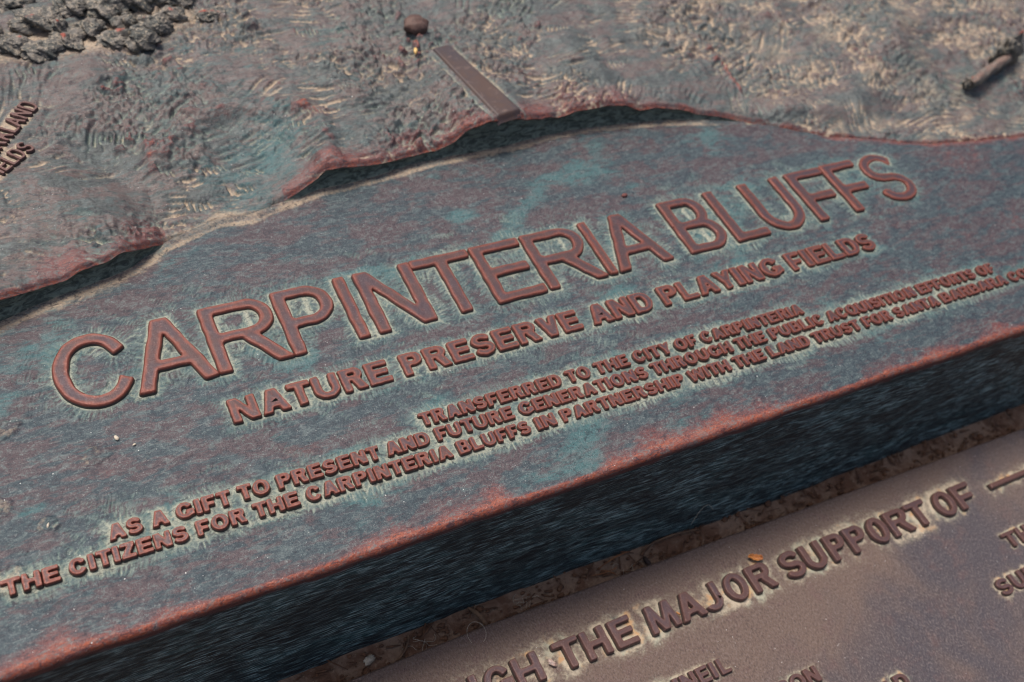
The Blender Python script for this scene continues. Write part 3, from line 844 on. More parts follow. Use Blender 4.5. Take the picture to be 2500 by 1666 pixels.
fm[..., 1] = np.maximum(fm[..., 1], .9 * sstep(6.1, 6.6, X) * sstep(-.16, -.01, Vb + .05 * fbm(X, Y, 2, 2, 128)))
fm[..., 2] = np.clip(.30 * midL + .35 * R2P + .50 * sstep(.1, .5, fbm(X, Y * 1.5, .75, 4, 129)) * (1 - .7 * sstep(4, 7, X)), 0, 1)
for cx, cy, r in ((4.35, 2.1, .45), (2.0, 2.1, .35), (-5.6, .9, .35), (-6.2, .3, .4), (-.1, 1.6, .3)):
    fm[..., 2] = np.maximum(fm[..., 2], .55 * sstep(1.5, -.1, np.hypot(X - cx, (Y - cy) * 1.5) / r + 1.1 * fbm(X, Y * 1.8, 2.6, 5, 130)))

# ---- meshes, denser where the view is nearer
def columns(xa, xb, k):
    xs = [xa]
    while xs[-1] < xb: xs.append(xs[-1] + k * (13.1 + .404 * xs[-1]) / 1028.)
    return np.array(xs)
xs = columns(-8.2, 15.8, 1.22)
xc = np.linspace(-9, 17, 400)
edge_y = -2.68 + .020 * np.asarray(fbm(xs, xs * 0, .8, 3, 140)) + .006 * np.asarray(fbm(xs, xs * 0, 5, 2, 141))
n_rows = 285
tt = np.linspace(0, 1, n_rows)[:, None]
ytop = yb_at(xs) + .06
RL = .075      # radius of the rounded front lip
y0 = edge_y + RL
Yp = y0[None, :] + (ytop - y0)[None, :] * tt
Xp = np.broadcast_to(xs[None, :], Yp.shape)
Zp = ZF + R.at(Hf + field_wave, Xp, Yp) * sstep(0, .15, Yp - y0[None, :])
end = sstep(-.10, .06, Yp - yb_at(Xp))
Zp += .03 * end * (Xp < 5.2)
# the right-hand shoulder swells towards its edge
Zp += .06 * sstep(6.0, 7.5, Xp) * sstep(-1.4, -.05, Yp - yb_at(Xp)) - .16 * sstep(6.2, 7, Xp) * sstep(-.03, .06, Yp - yb_at(Xp))
lip = []
for k in range(8, 0, -1):
    a = math.radians(90 * k / 8)
    lip.append(np.stack([xs, y0 - RL * math.sin(a), np.full_like(xs, ZF) - RL * (1 - math.cos(a)) + .004 * fbm(xs * 3, xs * 0 + k, 1, 2, 142)], -1))
Vp = np.concatenate([np.array(lip), np.stack([Xp, Yp, Zp], -1)], 0)
mk = np.stack([R.at(fm[..., c], Vp[..., 0], Vp[..., 1]) for c in range(4)], -1)
mk[:8, :, 1] = 1.0; mk[:8, :, 3] = 0; mk[:8, :, 0] = 0
mk[0, :, 1] = .6
grid_mesh('text_panel', Vp, M_FIELD, plaque, mk)

# front face
nf = 46
zb = -2.62
tz = np.linspace(0, 1, nf)[:, None]
ztop = ZF - RL
Zf = ztop + (zb - ztop) * tz + 0 * xs[None, :]
flare = -.02 - .13 * sstep(-1.5, 3.5, xs)
Xf = np.broadcast_to(xs[None, :], Zf.shape)
Yf = edge_y[None, :] * (1 - sstep(0, .25, tz)) + (-2.68) * sstep(0, .25, tz) + flare[None, :] * tz ** 1.3
groove = .014 * fbm(Xf * .9 + Zf * .1, Zf * 7, 1.6, 4, 150) + .020 * fbm(Xf, Zf, 1.3, 3, 151)
Yf = Yf + groove * sstep(0, .08, tz)
mkf = np.zeros(Zf.shape + (4,), np.float32); mkf[..., 1] = (sstep(.05, 0, tz + .02 * fbm(Xf, Zf, 3, 2, 152)))
grid_mesh('front_face', np.stack([Xf, Yf, Zf], -1)[::-1], M_FACE, plaque, mkf[::-1])

# cliff wall
nw = 22
tw = np.linspace(0, 1, nw)[:, None]
xw = xs[xs < 6.6]
jag = .022 * fbm(xw, xw * 0, 3.0, 4, 160)
jh = 1 + .10 * fbm(xw, xw * 0, 2.5, 3, 161)
hr_ = h_at(xw) * np.where(h_at(xw) > 0, jh, 1)
yb0, yr0 = yb_at(xw), yr_at(xw) + jag * sstep(.0, .15, hr_)
prof = sstep(0, 1, tw)
Xw = np.broadcast_to(xw[None, :], (nw, len(xw)))
Zw = (ZF - .02) + (hr_[None, :] - .050 - ZF + .02) * tw
Yw = yb0[None, :] * (1 - tw) + (yr0[None, :] + .004) * tw + .05 * np.sin(tw * np.pi) * sstep(.05, .2, hr_)[None, :]
Yw = Yw + .035 * fbm(Xw, Zw * 1.5, 3.5, 4, 162) * np.sin(tw * np.pi)
mkw = np.zeros(Xw.shape + (4,), np.float32)
mkw[..., 0] = sstep(.26, .0, tw * np.maximum(hr_, .05)[None, :] / .3) * .9
mkw[..., 1] = sstep(.86, 1.0, tw)
grid_mesh('cliff_wall', np.stack([Xw, Yw, Zw], -1), M_CLIFF, plaque, mkw)

# relief above the cliff
xr = columns(-8.2, 15.8, 1.3)
jag_r = .022 * fbm(xr, xr * 0, 3.0, 4, 160) * sstep(.0, .15, h_at(xr))
jh_r = 1 + .10 * fbm(xr, xr * 0, 2.5, 3, 161)
ry = yr_at(xr) + jag_r
rt = np.linspace(0, 1, 250)[:, None] ** 1.12
Yr = ry[None, :] + (8.7 - ry)[None, :] * rt
Xr = np.broadcast_to(xr[None, :], Yr.shape)
Zq = R.at(Zr, Xr, Yr)
v = Yr - ry[None, :]
hr2 = h_at(xr) * np.where(h_at(xr) > 0, jh_r, 1)
k = sstep(.16, 0, v)
Zq = Zq * (1 - k) + (hr2[None, :] + .010 * fbm(Xr, Yr, 6, 2, 163)) * k - .055 * sstep(.085, 0, v) ** 2
Vr = np.stack([Xr, Yr, Zq], -1)
mr = np.stack([R.at(rm[..., c], Xr, Yr) for c in range(4)], -1)
grid_mesh('map_relief', Vr, M_RELIEF, plaque, mr)

# hidden body so that the plaque is solid
def box(name, x0, x1, y0, y1, z0, z1, mat, parent=None):
    v = [(x0, y0, z0), (x1, y0, z0), (x1, y1, z0), (x0, y1, z0), (x0, y0, z1), (x1, y0, z1), (x1, y1, z1), (x0, y1, z1)]
    f = [(0, 3, 2, 1), (4, 5, 6, 7), (0, 1, 5, 4), (1, 2, 6, 5), (2, 3, 7, 6), (3, 0, 4, 7)]
    return poly_mesh(name, v, f, mat, parent, smooth=False)
box('body', -8.19, 15.79, -2.55, 8.69, -2.6, -.45, M_FACE, plaque)

# ---- relief names (small raised lettering on the left)
def local_letters(items, o, d, n, cap, s, b, z0, z1):
    for ch, u0, w_ in items:
        w = w_ / cap; h = cap / 24; mg = 5 * h
        nx = int((w_ + 2 * mg) / h) + 2; ny = int((cap * 1.1 + 2 * mg) / h) + 2
        GX, GY = np.meshgrid(-mg + np.arange(nx) * h, -.05 * cap - mg + np.arange(ny) * h)
        F = glyph(ch, GX / cap, GY / cap, w, s, b) * cap + .03 * cap * perlin(GX / cap * 4, GY / cap * 4, 45)
        xf = lambda Q, u0=u0: o + np.outer(Q[:, 0] + u0, d) + np.outer(Q[:, 1], n)
        build_letter('letter', F, -mg, -.05 * cap - mg, h, cap, s * cap, z0, z1, M_LET2, plaque, xf, 1.2)
local_letters([('D', .375, .145), ('N', .205, .14), ('A', .035, .15), ('L', -.085, .11), ('K', -.245, .14), ('R', -.410, .14), ('A', -.58, .15), ('P', -.74, .14)], T1o + TN[0] * .0, T1d, TN[0], .235, .13, .12, .355, .405)
local_letters([('S', .450, .125), ('D', .300, .13), ('L', .185, .10), ('E', .050, .115), ('I', -.005, .032), ('F', -.14, .115)], T2o, T2d, TN[1], .215, .14, .12, .355, .405)

# ---- road strip
ns, nt = 90, 26
us = np.linspace(0, slen + .03, ns)[:, None]; vs = np.linspace(-1, 1, nt)[None, :]
hwv = strip_halfwidth(us) * .97
px = SA[0] + sdir[0] * us + snrm[0] * vs * hwv; py = SA[1] + sdir[1] * us + snrm[1] * vs * hwv
pz = strip_z(us) + .012 - .03 * sstep(.84, 1.0, np.abs(vs)) - .06 * sstep(.03, 0, us) - .10 * sstep(slen - .06, slen + .03, us) + .006 * fbm(px, py, 2.5, 3, 170)
sm = simple('smooth_brown_strip_bronze', (0.070, 0.038, 0.029), (0.040, 0.029, 0.035), 1.6, 0.55, .006, (0.15, 0.095, 0.075), .5)
grid_mesh('road_strip', np.stack([px, py, pz], -1)[:, ::-1], sm, plaque)

# ---- modelled trees at the upper left, and a fallen trunk at the right
def clump_mat():
    s = NT('tree_clump_bronze')
    r, g, b, a = s.attr()
    n1 = s.noise(5, 5, 0.7); n2 = s.noise(18, 4, 0.7)
    c = s.mix(s.ramp(n1, .4, .6), (0.068, 0.070, 0.064), (0.175, 0.155, 0.135))
    c = s.mix(s.ramp(n2, .50, .64, 0, .75), c, (0.40, 0.33, 0.25))
    c = s.mix(s.ramp(s.math('ADD', g, s.math('MULTIPLY', s.math('SUBTRACT', n1, .5), 1.5)), .35, .8), c, (0.30, 0.075, 0.05))
    return s.fin(c, .5, .4, s.bump(n2, .03, .8), .1)
M_CL = clump_mat()
def ico(sub):
    import bmesh
    bm = bmesh.new(); bmesh.ops.create_icosphere(bm, subdivisions=sub, radius=1)
    v = np.array([q.co[:] for q in bm.verts]); f = [tuple(q.index for q in p.verts) for p in bm.faces]; bm.free()
    return v, f
IV, IF = ico(5)
def clump(x, y, z, rx, ry, rz, seed, parent, name='tree_clump', rough=.85):
    d = 1 + rough * fbm(IV[:, 0] + IV[:, 2] * .7, IV[:, 1] - IV[:, 2] * .5, 1.3, 3, 200 + seed) + rough * .3 * np.abs(fbm(IV[:, 0] - IV[:, 2], IV[:, 1] + IV[:, 2], 3.5, 3, 230 + seed))
    v = IV * d[:, None] * np.array((rx, ry, rz)) + np.array((x, y, z))
    m = np.zeros((len(v), 4)); m[:, 1] = sstep(.9, 1.6, IV[:, 2] * d); m[:, 3] = 1
    return poly_mesh(name, v, IF, M_CL, parent, m)
zt = lambda x, y: float(R.at(Zr, np.array([x]), np.array([y]))[0])
for i, (x, y, a, b_, c) in enumerate([(-4.62, 5.75, .24, .16, .26), (-4.98, 5.95, .20, .15, .24), (-4.25, 5.95, .20, .20, .20), (-3.62, 5.80, .26, .13, .24), (-3.90, 6.10, .18, .14, .26), (-3.28, 5.66, .20, .13, .30),
                                       (-3.10, 5.95, .28, .16, .36), (-2.80, 6.15, .22, .13, .28), (-4.55, 6.35, .30, .18, .30), (-3.60, 6.40, .25, .18, .36), (-4.05, 6.55, .20, .2, .3), (-5.3, 6.2, .22, .2, .3),
                                       (-3.1, 6.5, .25, .2, .38), (-2.30, 6.08, .14, .10, .12), (-2.1, 6.2, .12, .10, .10), (-4.9, 6.9, .3, .2, .3), (-2.6, 6.6, .2, .2, .25), (-5.5, 5.95, .2, .15, .24), (-3.42, 6.12, .16, .12, .28), (-4.3, 6.15, .1, .1, .28)]):
    clump(x, y, zt(x, y) + c * .10, a, b_ * 1.1, c * .42, i, plaque)
# fallen trunk
ln = 60; lr = 18
lu = np.linspace(0, 1, ln)[:, None]; la = np.linspace(0, 2 * np.pi, lr)[None, :]
rad = .085 * (1 + .35 * fbm(lu * 5 + 0 * la, 3 * np.cos(la) + 0 * lu, 1, 3, 260)) * np.sqrt(np.clip(np.sin(np.pi * np.clip(lu * .9 + .03, 0, 1)) * 3, 0.02, 1))
lx0, ly0, lx1, ly1 = 9.85, 1.95, 11.1, 2.32
dxy = np.array((lx1 - lx0, ly1 - ly0)); dn = np.array((-dxy[1], dxy[0])) / np.linalg.norm(dxy)
LX = lx0 + dxy[0] * lu + dn[0] * rad * np.cos(la); LY = ly0 + dxy[1] * lu + dn[1] * rad * np.cos(la)
LZ = zt(10.4, 2.15) + .14 + .10 * lu + rad * 1.3 * np.sin(la)
ml = np.zeros(LX.shape + (4,)); ml[..., 1] = .55 * sstep(.2, 1, np.sin(la)); ml[..., 0] = .5
grid_mesh('fallen_trunk', np.stack([LX, LY, LZ], -1), M_RELIEF, plaque, ml)
clump(11.15, 2.42, zt(11.1, 2.4) + .2, .25, .15, .28, 33, plaque)
clump(9.9, 2.02, zt(9.9, 2.0) + .12, .09, .08, .10, 35, plaque)

# ------------------------------------------------------------------ the lower plate
plate = D.objects.new('donor_plate', None)
COL.objects.link(plate); plate.location = (0, -3.1, -2.2)
tag(plate, 'flat brown bronze plate lettered THE MAJOR SUPPORT OF, lying below the big plaque', 'plaque')
PO = Vector((0, -3.1, -2.2))
Q = Raster(-4.8, 8.6, -7.3, -2.9, .0125)
PZ = -2.275; PT = -2.2
LOW = [('T', -3.72, -3.36), ('H', -3.33, -3.0), ('R', -2.93, -2.58), ('O', -2.56, -2.24), ('U', -2.30, -1.975), ('G', -1.905, -1.555), ('H', -1.510, -1.165), ('T', -.947, -.593), ('H', -.555, -.222), ('E', -.147, .162), ('m', .365, .80), ('A', .826, 1.205), ('J', 1.205, 1.500),
       ('O', 1.600, 1.930), ('R', 2.0, 2.362), ('S', 2.555, 2.880), ('U', 2.925, 3.268), ('P', 3.355, 3.66), ('P', 3.713, 4.03), ('O', 4.105, 4.425), ('R', 4.472, 4.86),
       ('T', 4.872, 5.245), ('O', 5.39, 5.745), ('F', 5.795, 6.15)]
LL = [(c, a, b, -3.982 - .0175 * (a + .5), .370 + .0035 * max(a, 0), .245, .20) for c, a, b in LOW]
LL += [(c, a, b, -4.768, .205, .27, .22) for c, a, b in [('O', -.03, .20), ("'", .262, .345), ('N', .368, .575), ('E', .610, .782), ('I', .812, .875), ('L', .927, 1.080)]]
LL += [(c, a, b, -5.320, .205, .27, .22) for c, a, b in [('S', 1.50, 1.67), ('O', 1.69, 1.905), ('N', 1.93, 2.125)]]
LL += [(c, a, b, -4.845, .235, .27, .22) for c, a, b in [('T', 6.05, 6.29), ('H', 6.33, 6.55), ('E', 6.60, 6.80)]]
LL += [(c, a, b, -5.385, .238, .27, .22) for c, a, b in [('S', 5.385, 5.615), ('U', 5.665, 5.90), ('E', 5.95, 6.15)]]
LL += [('A', 2.76, 3.0, -5.86, .21, .27, .22), ('D', 3.02, 3.22, -5.86, .21, .27, .22)]
for ch, xa, xb, yb_, cap, s, b in LL:
    w = (xb - xa) / cap
    W = Q.win(xa - .3, xb + .3, yb_ - .3, yb_ + cap + .3)
    f = glyph(ch, (Q.X[W] - xa) / cap, (Q.Y[W] - yb_) / cap, w, s, b) * cap
    np.minimum(Q.DL[W], f.astype(np.float32), out=Q.DL[W])
    h = cap / 36 if cap > .3 else cap / 24
    mg = 5 * h
    nx = int((xb - xa + 2 * mg) / h) + 2; ny = int((cap * 1.14 + 2 * mg) / h) + 2
    gx0, gy0 = xa - mg, yb_ - .08 * cap - mg
    GX, GY = np.meshgrid(gx0 + np.arange(nx) * h, gy0 + np.arange(ny) * h)
    F = glyph(ch, (GX - xa) / cap, (GY - yb_) / cap, w, s, b) * cap + .012 * cap * perlin(GX / cap * 5, GY / cap * 5, 46)
    o = build_letter('letter', F, gx0, gy0, h, cap, s * cap, PZ - .004, PT if cap > .3 else PT - .022, M_LET2, plate, None, .8)
    o.location = -PO
bar_y = lambda x: -3.90 - .004 * (x - 6.5)
W = Q.win(6.1, 8.6, -4.3, -3.5)
np.minimum(Q.DL[W], g_box(Q.X[W], Q.Y[W], 6.50, -3.962, 9, -3.885), out=Q.DL[W])
bv = [(6.5, -3.962), (9, -3.972), (9, -3.895), (6.5, -3.885)]
V_ = [(x - .012 * sx, y - .012 * sy, PZ - .02) for (x, y), (sx, sy) in zip(bv, ((1, 1), (-1, 1), (-1, -1), (1, -1)))] + [(x, y, PT - .012) for x, y in bv] + \
     [(x + .014 * sx, y + .014 * sy, PT) for (x, y), (sx, sy) in zip(bv, ((1, 1), (-1, 1), (-1, -1), (1, -1)))]
Fq = [(a + 4 * k, (a + 1) % 4 + 4 * k, (a + 1) % 4 + 4 * k + 4, a + 4 * k + 4) for k in (0, 1) for a in range(4)] + [(8, 9, 10, 11)]
o = poly_mesh('rule_line', V_, Fq, M_LET2, plate, [(0, 1, 0, 1)] * 4 + [(.8, 0, 0, 1)] * 8, smooth=False); o.location = -PO

X, Y = Q.X, Q.Y
DLq = np.maximum(Q.DL, 0)
pm = np.zeros(X.shape + (4,), np.float32)
hn = fbm(X, Y, 2.2, 4, 300)
reach = np.where(Y < -4.3, .06, .105) * (1 + .6 * fbm(X, Y, .9, 2, 301))
pm[..., 3] = np.clip(.86 * (.6 + .6 * sstep(-.4, .3, fbm(X, Y, 1.1, 3, 310))) * np.exp(-(DLq / reach) ** 1.1) * (1 + .6 * hn + .9 * fbm(X, Y, 9, 4, 309)), 0, 1)
pm[..., 2] = .15 + .75 * sstep(.9, 2.2, (X + .2) * .35 + (-4.0 - Y) * .9 - .1) * (1 - .4 * sstep(5.5, 8, X))
pm[..., 1] = .8 * sstep(.15, .5, fbm(X, Y, 1.5, 3, 303)) * np.exp(-DLq / .16)
xq = columns(-4.6, 8.3, 1.25) if False else np.arange(-4.6, 8.3, .0122)
pe = np.interp(xq, [-4.6, -3.464, -1.585, 1.574, 7.893, 8.3], [-3.07, -3.080, -3.058, -3.118, -3.262, -3.27])
pe = pe + .006 * fbm(xq, xq * 0, 1.5, 3, 305)
rl = .03
tq = np.linspace(0, 1, 235)[:, None]
yb2 = -7.0
Yq = yb2 + (pe - rl - yb2)[None, :] * tq
Xq = np.broadcast_to(xq[None, :], Yq.shape)
Hq = PZ + .010 * fbm(Xq, Yq, .6, 3, 306) + .0022 * fbm(Xq, Yq, 24, 2, 307) + .006 * Q.at(pm[..., 3], Xq, Yq) * np.asarray(fbm(Xq, Yq, 10, 2, 308))
rows = [np.stack([Xq, Yq, Hq], -1)]
for k in range(1, 7):
    a = math.radians(90 * k / 6)
    rows.append(np.stack([xq, pe - rl + rl * math.sin(a), Hq[-1] - rl * (1 - math.cos(a))], -1)[None])
rows.append(np.stack([xq, pe + .002, np.full_like(xq, -2.62)], -1)[None])
Vq = np.concatenate(rows, 0)
mq = np.stack([Q.at(pm[..., c], Vq[..., 0], Vq[..., 1]) for c in range(4)], -1)
o = grid_mesh('plate_face', Vq, M_PLATE, plate, mq); o.location = -PO
o = box('plate_body', -4.59, 8.29, -6.99, -3.35, -2.62, -2.36, M_PLATE, plate); o.location = -PO

# ------------------------------------------------------------------ ledge in the gap, with its litter
def ledge_mat():
    s = NT('stained_brown_ledge')
    n1 = s.noise(2.2, 6, 0.7, None, .8); n2 = s.noise(14, 5, 0.75); n3 = s.noise(6, 5, .7, None, 1.5)
    c = s.mix(s.ramp(n1, .38, .62), (0.17, 0.088, 0.055), (0.30, 0.20, 0.14))
    c = s.mix(s.ramp(s.noise(17, 6, .75, None, .5), .54, .66, 0, .55), c, (0.10, 0.055, 0.035))
    c = s.mix(s.ramp(n2, .54, .68, 0, .6), c, (0.40, 0.29, 0.20))
    c = s.mix(s.ramp(n2, .30, .42, .7, 0), c, (0.05, 0.03, 0.02))
    return s.fin(c, .8, .3, s.bump(n2, .03, .8, s.bump(n1, .08, .6)))
gx = np.linspace(-12, 18, 900); gyv = np.linspace(-7.6, -2.2, 200)
GX, GY = np.meshgrid(gx, gyv)
GZ = -2.50 + .03 * fbm(GX, GY, .9, 3, 320) + .018 * fbm(GX, GY, 5, 3, 321)
led = grid_mesh('stone_ledge', np.stack([GX, GY, GZ], -1), ledge_mat())
tag(led, 'brown stained ledge seen in the gap between the two bronze plaques', kind='structure')

def tube(name, pts, r, mat, parent=None, seg=6, taper=True):
    pts = [Vector(p) for p in pts]; V_ = []; F_ = []
    for i, p in enumerate(pts):
        t = (pts[min(i + 1, len(pts) - 1)] - pts[max(i - 1, 0)]).normalized()
        a = t.cross(Vector((0, 0, 1))); a = a.normalized() if a.length > 1e-4 else Vector((1, 0, 0)); b = t.cross(a)
        q = i / (len(pts) - 1); rr = r * (1 - .6 * abs(2 * q - 1) ** 3) if taper else r
        for k in range(seg):
            w = 2 * math.pi * k / seg; V_.append(p + (a * math.cos(w) + b * math.sin(w)) * rr)
    for i in range(len(pts) - 1):
        for k in range(seg):
            F_.append((i * seg + k, i * seg + (k + 1) % seg, (i + 1) * seg + (k + 1) % seg, (i + 1) * seg + k))
    F_.append(tuple(range(seg))); F_.append(tuple((len(pts) - 1) * seg + k for k in range(seg)))
    return poly_mesh(name, V_, F_, mat, parent)
def rock(name, x, y, z, rx, ry, rz, rot, seed, mat, rough=.35, sub=3, flat=False):
    v, f = ico(sub)
    d = 1 + rough * fbm(v[:, 0] + v[:, 2] * .7, v[:, 1] - v[:, 2] * .5, 1.3, 3, 400 + seed)
    w = v * d[:, None] * np.array((rx, ry, rz))
    c, s_ = math.cos(rot), math.sin(rot)
    w = np.stack([w[:, 0] * c - w[:, 1] * s_, w[:, 0] * s_ + w[:, 1] * c, w[:, 2]], -1)
    o = poly_mesh(name, w, f, mat, smooth=not flat); o.location = (x, y, z); return o
M_NEEDLE = simple('dry_needle', (0.32, 0.13, 0.05), (0.20, 0.08, 0.035), 6, .6, .004)
M_TWIG = simple('dry_twig', (0.22, 0.13, 0.075), (0.12, 0.07, 0.045), 8, .75, .01)
M_HAIR = simple('pale_fibre', (0.55, 0.50, 0.40), (0.45, 0.40, 0.32), 4, .5, .001)
M_CRUMB = simple('leaf_crumb', (0.18, 0.085, 0.045), (0.09, 0.045, 0.028), 9, .8, .01, (0.28, .18, .11))
M_SHELL = simple('bleached_shell', (0.55, 0.48, 0.38), (0.42, 0.35, 0.27), 9, .6, .01)
M_LEAF = simple('dry_orange_leaf', (0.48, 0.20, 0.055), (0.33, 0.11, 0.04), 12, .45, .01, (0.62, .33, .12))
M_PEB = simple('brown_pebble', (0.12, 0.065, 0.05), (0.075, 0.042, 0.036), 5, .55, .02, (0.17, .10, .08))
M_GOLD = simple('yellow_fleck', (0.75, 0.50, 0.18), (0.60, 0.36, 0.12), 6, .35, .004)
M_CHIP = simple('bright_metal_chip', (0.55, 0.43, 0.38), (0.35, 0.22, 0.18), 14, .35, .01)

def T(o, label, cat, group=None): return tag(o, label, cat, group)
GZ0 = -2.47
def arc(x0, y0, x1, y1, z, bow, n=10, lift=.03):
    out = []
    L = math.hypot(x1 - x0, y1 - y0); nx, ny = -(y1 - y0) / L, (x1 - x0) / L
    for i in range(n):
        q = i / (n - 1); b = bow * 4 * q * (1 - q)
        out.append((x0 + (x1 - x0) * q + nx * b, y0 + (y1 - y0) * q + ny * b, z + lift * math.sin(q * 3)))
    return out
T(tube('pine_needle', arc(.22, -2.86, .78, -2.78, GZ0 + .03, .02), .011, M_NEEDLE), 'straight orange pine needle in the gap, uppermost of the crossed three', 'pine needle', 'pine needles in the gap')
T(tube('pine_needle', arc(.24, -2.88, .42, -3.02, GZ0 + .03, .01), .010, M_NEEDLE), 'short pine needle slanting down below the straight orange one', 'pine needle', 'pine needles in the gap')
T(tube('pine_needle', arc(.10, -2.90, .50, -2.92, GZ0 + .02, -.03), .009, M_NEEDLE), 'curved pine needle under the crossed orange ones', 'pine needle', 'pine needles in the gap')
T(tube('twig', arc(-1.62, -2.72, -1.50, -3.06, GZ0 + .05, .02), .032, M_TWIG), 'short reddish twig lying across the gap near its middle', 'twig')
T(tube('twig', arc(-2.45, -2.76, -2.72, -3.02, GZ0 + .03, .05), .016, M_TWIG), 'thin dark twig bent in the gap near the tangled fibres', 'twig')
T(tube('twig', arc(.95, -2.82, 1.9, -2.86, GZ0 + .03, .05, 14), .014, M_TWIG), 'long thin twig lying along the gap right of the pine needles', 'twig')
T(rock('shell_fragment', -3.0, -2.88, GZ0 + .03, .075, .045, .035, .3, 1, M_SHELL, .9), 'small bleached shell fragment in the gap near the bottom edge', 'shell')
T(rock('dark_seed', .92, -3.02, GZ0 + .04, .035, .10, .04, .15, 2, simple('dark_seed_husk', (.03, .02, .018), (.05, .03, .025), 8)), 'dark oval seed standing against the lower plate edge', 'seed')
pc = []
for i in range(26):
    x = RNG.uniform(-3.6, 7.5); y = -2.80 - .03 * RNG.random() - .018 * max(x, 0) - RNG.uniform(0, .2)
    pc.append((x, y))
vv, ff, off = [], [], 0
v0, f0 = ico(2)
for i in range(420):
    x = RNG.uniform(-4.2, 8.2); y = RNG.uniform(-3.25, -2.72) - .012 * max(x, 0)
    r = RNG.uniform(.008, .03) * (1.6 if RNG.random() < .12 else 1)
    w = v0 * (1 + .5 * RNG.random((len(v0), 1))) * np.array((r, r * RNG.uniform(.4, 1), r * .6)) + np.array((x, y, GZ0 + .002))
    vv.append(w); ff += [tuple(k + off for k in t) for t in f0]; off += len(v0)
for i in range(150):
    x = RNG.uniform(-4.2, 8.2); y = RNG.uniform(-3.2, -2.76) - .012 * max(x, 0)
    an = RNG.normal(.1, .8); L = RNG.uniform(.03, .15); c_, s_ = math.cos(an), math.sin(an); wd = RNG.uniform(.004, .012); zz = GZ0 + RNG.uniform(.0, .03)
    pts = [(-L, -wd), (-L * .2, -wd * 1.3), (L, -wd * .5), (L, wd * .5), (-L * .2, wd * 1.3), (-L, wd)]
    w = np.array([(x + a_ * c_ - b_ * s_, y + a_ * s_ + b_ * c_, zz) for a_, b_ in pts] + [(x + a_ * c_ - b_ * s_, y + a_ * s_ + b_ * c_, zz + wd) for a_, b_ in pts])
    vv.append(w); ff += [tuple(k + off for k in (5, 4, 3, 2, 1, 0)), tuple(k + off for k in range(6, 12))] + [tuple(k + off for k in (q, (q + 1) % 6, (q + 1) % 6 + 6, q + 6)) for q in range(6)]; off += 12
cr = poly_mesh('leaf_litter', np.concatenate(vv), ff, M_CRUMB)
tag(cr, 'fine brown leaf litter and crumbs scattered along the gap', 'litter', kind='stuff')
# tangled fibres
for gi, (cx, cy, r, n, lab) in enumerate([(-2.35, -2.93, .13, 5, 'fine tangled fibre in the gap left of the twig'), (-.85, -2.86, .10, 4, 'dry frayed fibre tuft in the gap right of the twig'), (.55, -3.0, .08, 3, 'tiny tuft of fibre beside the pine needles')]):
    allv, allf = [], []
    for q in range(n + 3):
        px_, py_, an = cx + RNG.normal(0, r * .5), cy + RNG.normal(0, r * .35), RNG.uniform(0, 6.3)
        pts = []
        for i in range(12):
            an += RNG.normal(0, .45) + .12 * (q % 3 - 1)
            px_ += math.cos(an) * .022; py_ += math.sin(an) * .015
            pts.append((px_, py_, GZ0 + .03 + .03 * math.sin(i * .5 + q)))
        t_ = tube('tmp', pts, .0026, None, taper=False, seg=4)
        o_ = len(allv); allv += [tuple(v_.co) for v_ in t_.data.vertices]; allf += [tuple(k_ + o_ for k_ in p_.vertices) for p_ in t_.data.polygons]
        D.objects.remove(t_)
    T(poly_mesh('fibre_tuft', allv, allf, M_HAIR), lab, 'fibre')
pts = []
for i in range(40):
    a = math.radians(215 - i * 7.3); r = .115 * (1 - .1 * i / 40)
    pts.append((-1.72 + r * math.cos(a) * 1.05, -3.13 + r * 1.25 * math.sin(a), PZ + .02 + .05 * math.sin(math.radians(i * 4.5))))
T(tube('hair', pts, .0024, M_HAIR, taper=False, seg=4), 'single pale hair curled over the edge of the lower plate', 'hair')
tufts = [(-1.0, -2.76, -.9, -2.60, -1.9), (-3.3, -2.78, -3.2, -2.70, -2.2), (1.7, -2.92, 1.8, -2.80, -1.2)]
T(tube('hair', arc(1.55, -2.90, 1.95, -2.83, -2.0, .05, 12, .25), .0024, M_HAIR, taper=False, seg=4), 'pale hair stuck slanting on the dark front face', 'hair')

# ---- litter on the plaques
v, f = ico(4)
PP = [(-1.0, -.15), (-.55, .72), (.05, 1.05), (.62, .80), (1.0, .02), (.50, -.78), (-.35, -.80)]
pa = np.arctan2(v[:, 1], v[:, 0])
rad_ = np.full(len(v), 9.)
for (ax_, ay_), (bx_, by_) in zip(PP, PP[1:] + PP[:1]):
    ex, ey = bx_ - ax_, by_ - ay_; nx_, ny_ = ey, -ex
    if nx_ * ax_ + ny_ * ay_ < 0: nx_, ny_ = -nx_, -ny_
    q_ = (nx_ * ax_ + ny_ * ay_); dn_ = nx_ * np.cos(pa) + ny_ * np.sin(pa)
    rad_ = np.where(dn_ > 1e-3, np.minimum(rad_, q_ / np.maximum(dn_, 1e-3)), rad_)
d = 1 + .06 * fbm(v[:, 0], v[:, 1], 1.6, 3, 500)
rr_ = np.hypot(v[:, 0], v[:, 1]); k_ = rad_ * np.where(rr_ > 1e-6, np.minimum(1, rr_ * 1.03) / np.maximum(rr_, 1e-6), 1)
w = np.stack([v[:, 0] * k_ * .235, v[:, 1] * k_ * .19, v[:, 2] * .105], -1) * d[:, None]
w[:, 2] += .035 * (w[:, 1] / .19)
w[:, 2] += .008 * np.sin(w[:, 1] * 45 + w[:, 0] * 12)
peb = poly_mesh('pebble', w, f, M_PEB); peb.location = (.60, 5.08, zt(.6, 5.08) + .13); peb.rotation_euler = (math.radians(-6), math.radians(4), math.radians(8))
T(peb, 'brown flat-sided pebble on the relief above the smooth strip', 'pebble')
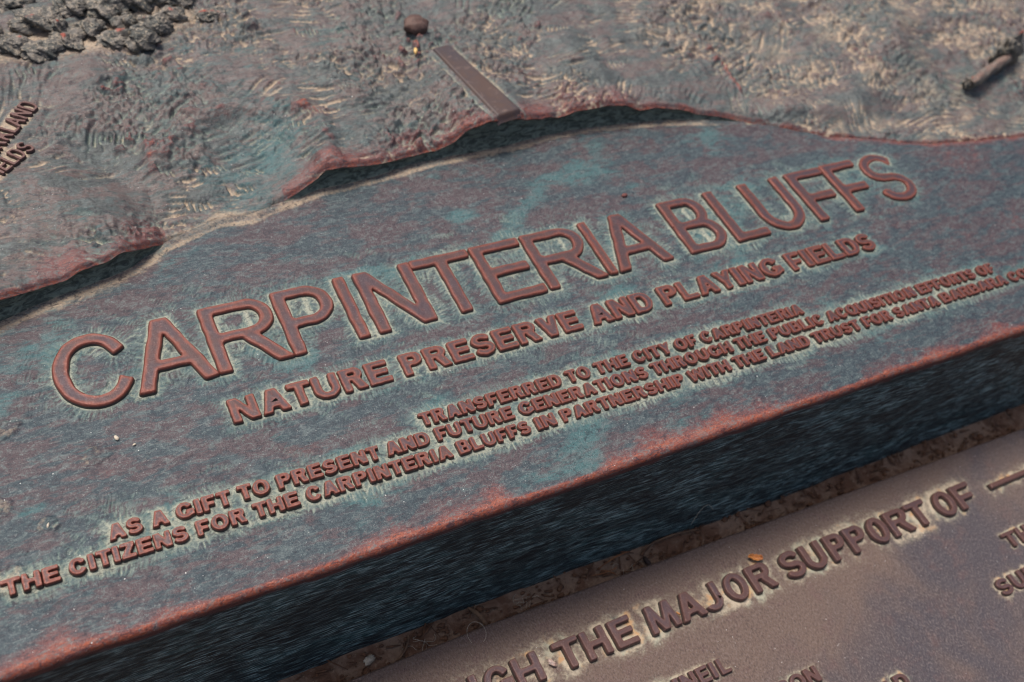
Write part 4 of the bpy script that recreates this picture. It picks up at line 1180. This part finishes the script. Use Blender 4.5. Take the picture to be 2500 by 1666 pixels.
gf = rock('yellow_fleck', .405, 4.60, zt(.405, 4.6) + .06, .03, .075, .035, math.radians(-22), 5, M_GOLD, .2)
T(gf, 'tiny bright yellow fleck just below the brown pebble', 'fleck')
ch = rock('metal_chip', -1.02, -3.81, PZ + .035, .035, .065, .03, math.radians(30), 6, M_CHIP, .6, 2, True)
T(ch, 'bright metal chip on the lower plate between the words ending GH and THE', 'metal chip')
# curled leaf scrap
a = np.linspace(-1, 1, 16)[None, :]; b = np.linspace(-1, 1, 12)[:, None]
lx = .105 * a * (1 - .25 * b ** 2) + 0 * b; ly = .045 * b * (1 - .5 * a ** 2) ; lz = .03 + .035 * np.abs(b) ** 1.5 + .02 * a * a + .008 * np.sin(a * 9) * b
th = math.radians(-28); LXr = lx * math.cos(th) - ly * math.sin(th); LYr = lx * math.sin(th) + ly * math.cos(th)
lf = grid_mesh('leaf_scrap', np.stack([LXr, LYr, lz], -1), M_LEAF)
md = lf.modifiers.new('thickness', 'SOLIDIFY'); md.thickness = .008
lf.location = (2.27, -3.575, PZ + .01)
T(lf, 'curled orange dry leaf scrap above the R of MAJOR', 'leaf')
lb = rock('leaf_crumb', .815, -3.86, PT - .02, .012, .035, .015, .5, 9, M_LEAF, .3, 2)
T(lb, 'tiny orange leaf crumb wedged between the M and A of MAJOR', 'leaf crumb')
nub = rock('copper_nub', 2.35, 1.33, ZF + .012, .05, .035, .03, 0, 12, simple('copper_nub_metal', (.16, .05, .04), (.10, .04, .04), 8), .3, 2)
nub.parent = plaque
for i, (x, y, sx, sy, an) in enumerate([(-5.10, .62 - 1.1, .022, .035, .3), (-4.95, -.62, .02, .012, .4), (-5.93, -1.28, .03, .012, 1.2), (4.3, 2.55, .03, .02, .2)]):
    T(rock('white_crumb', x, y, ZF + .012, sx, sy, .01, an, 20 + i, M_SHELL, .3, 2),
      ['pale grey crumb below the C of the title, upper one', 'small white crumb below the first C of the title, lower one', 'white sliver at the left margin beside the small lettering', 'white crumb at the foot of the cliff, right end'][i], 'crumb')
print('tris', sum(len(m.loops) - 2 * len(m.polygons) for m in D.meshes))
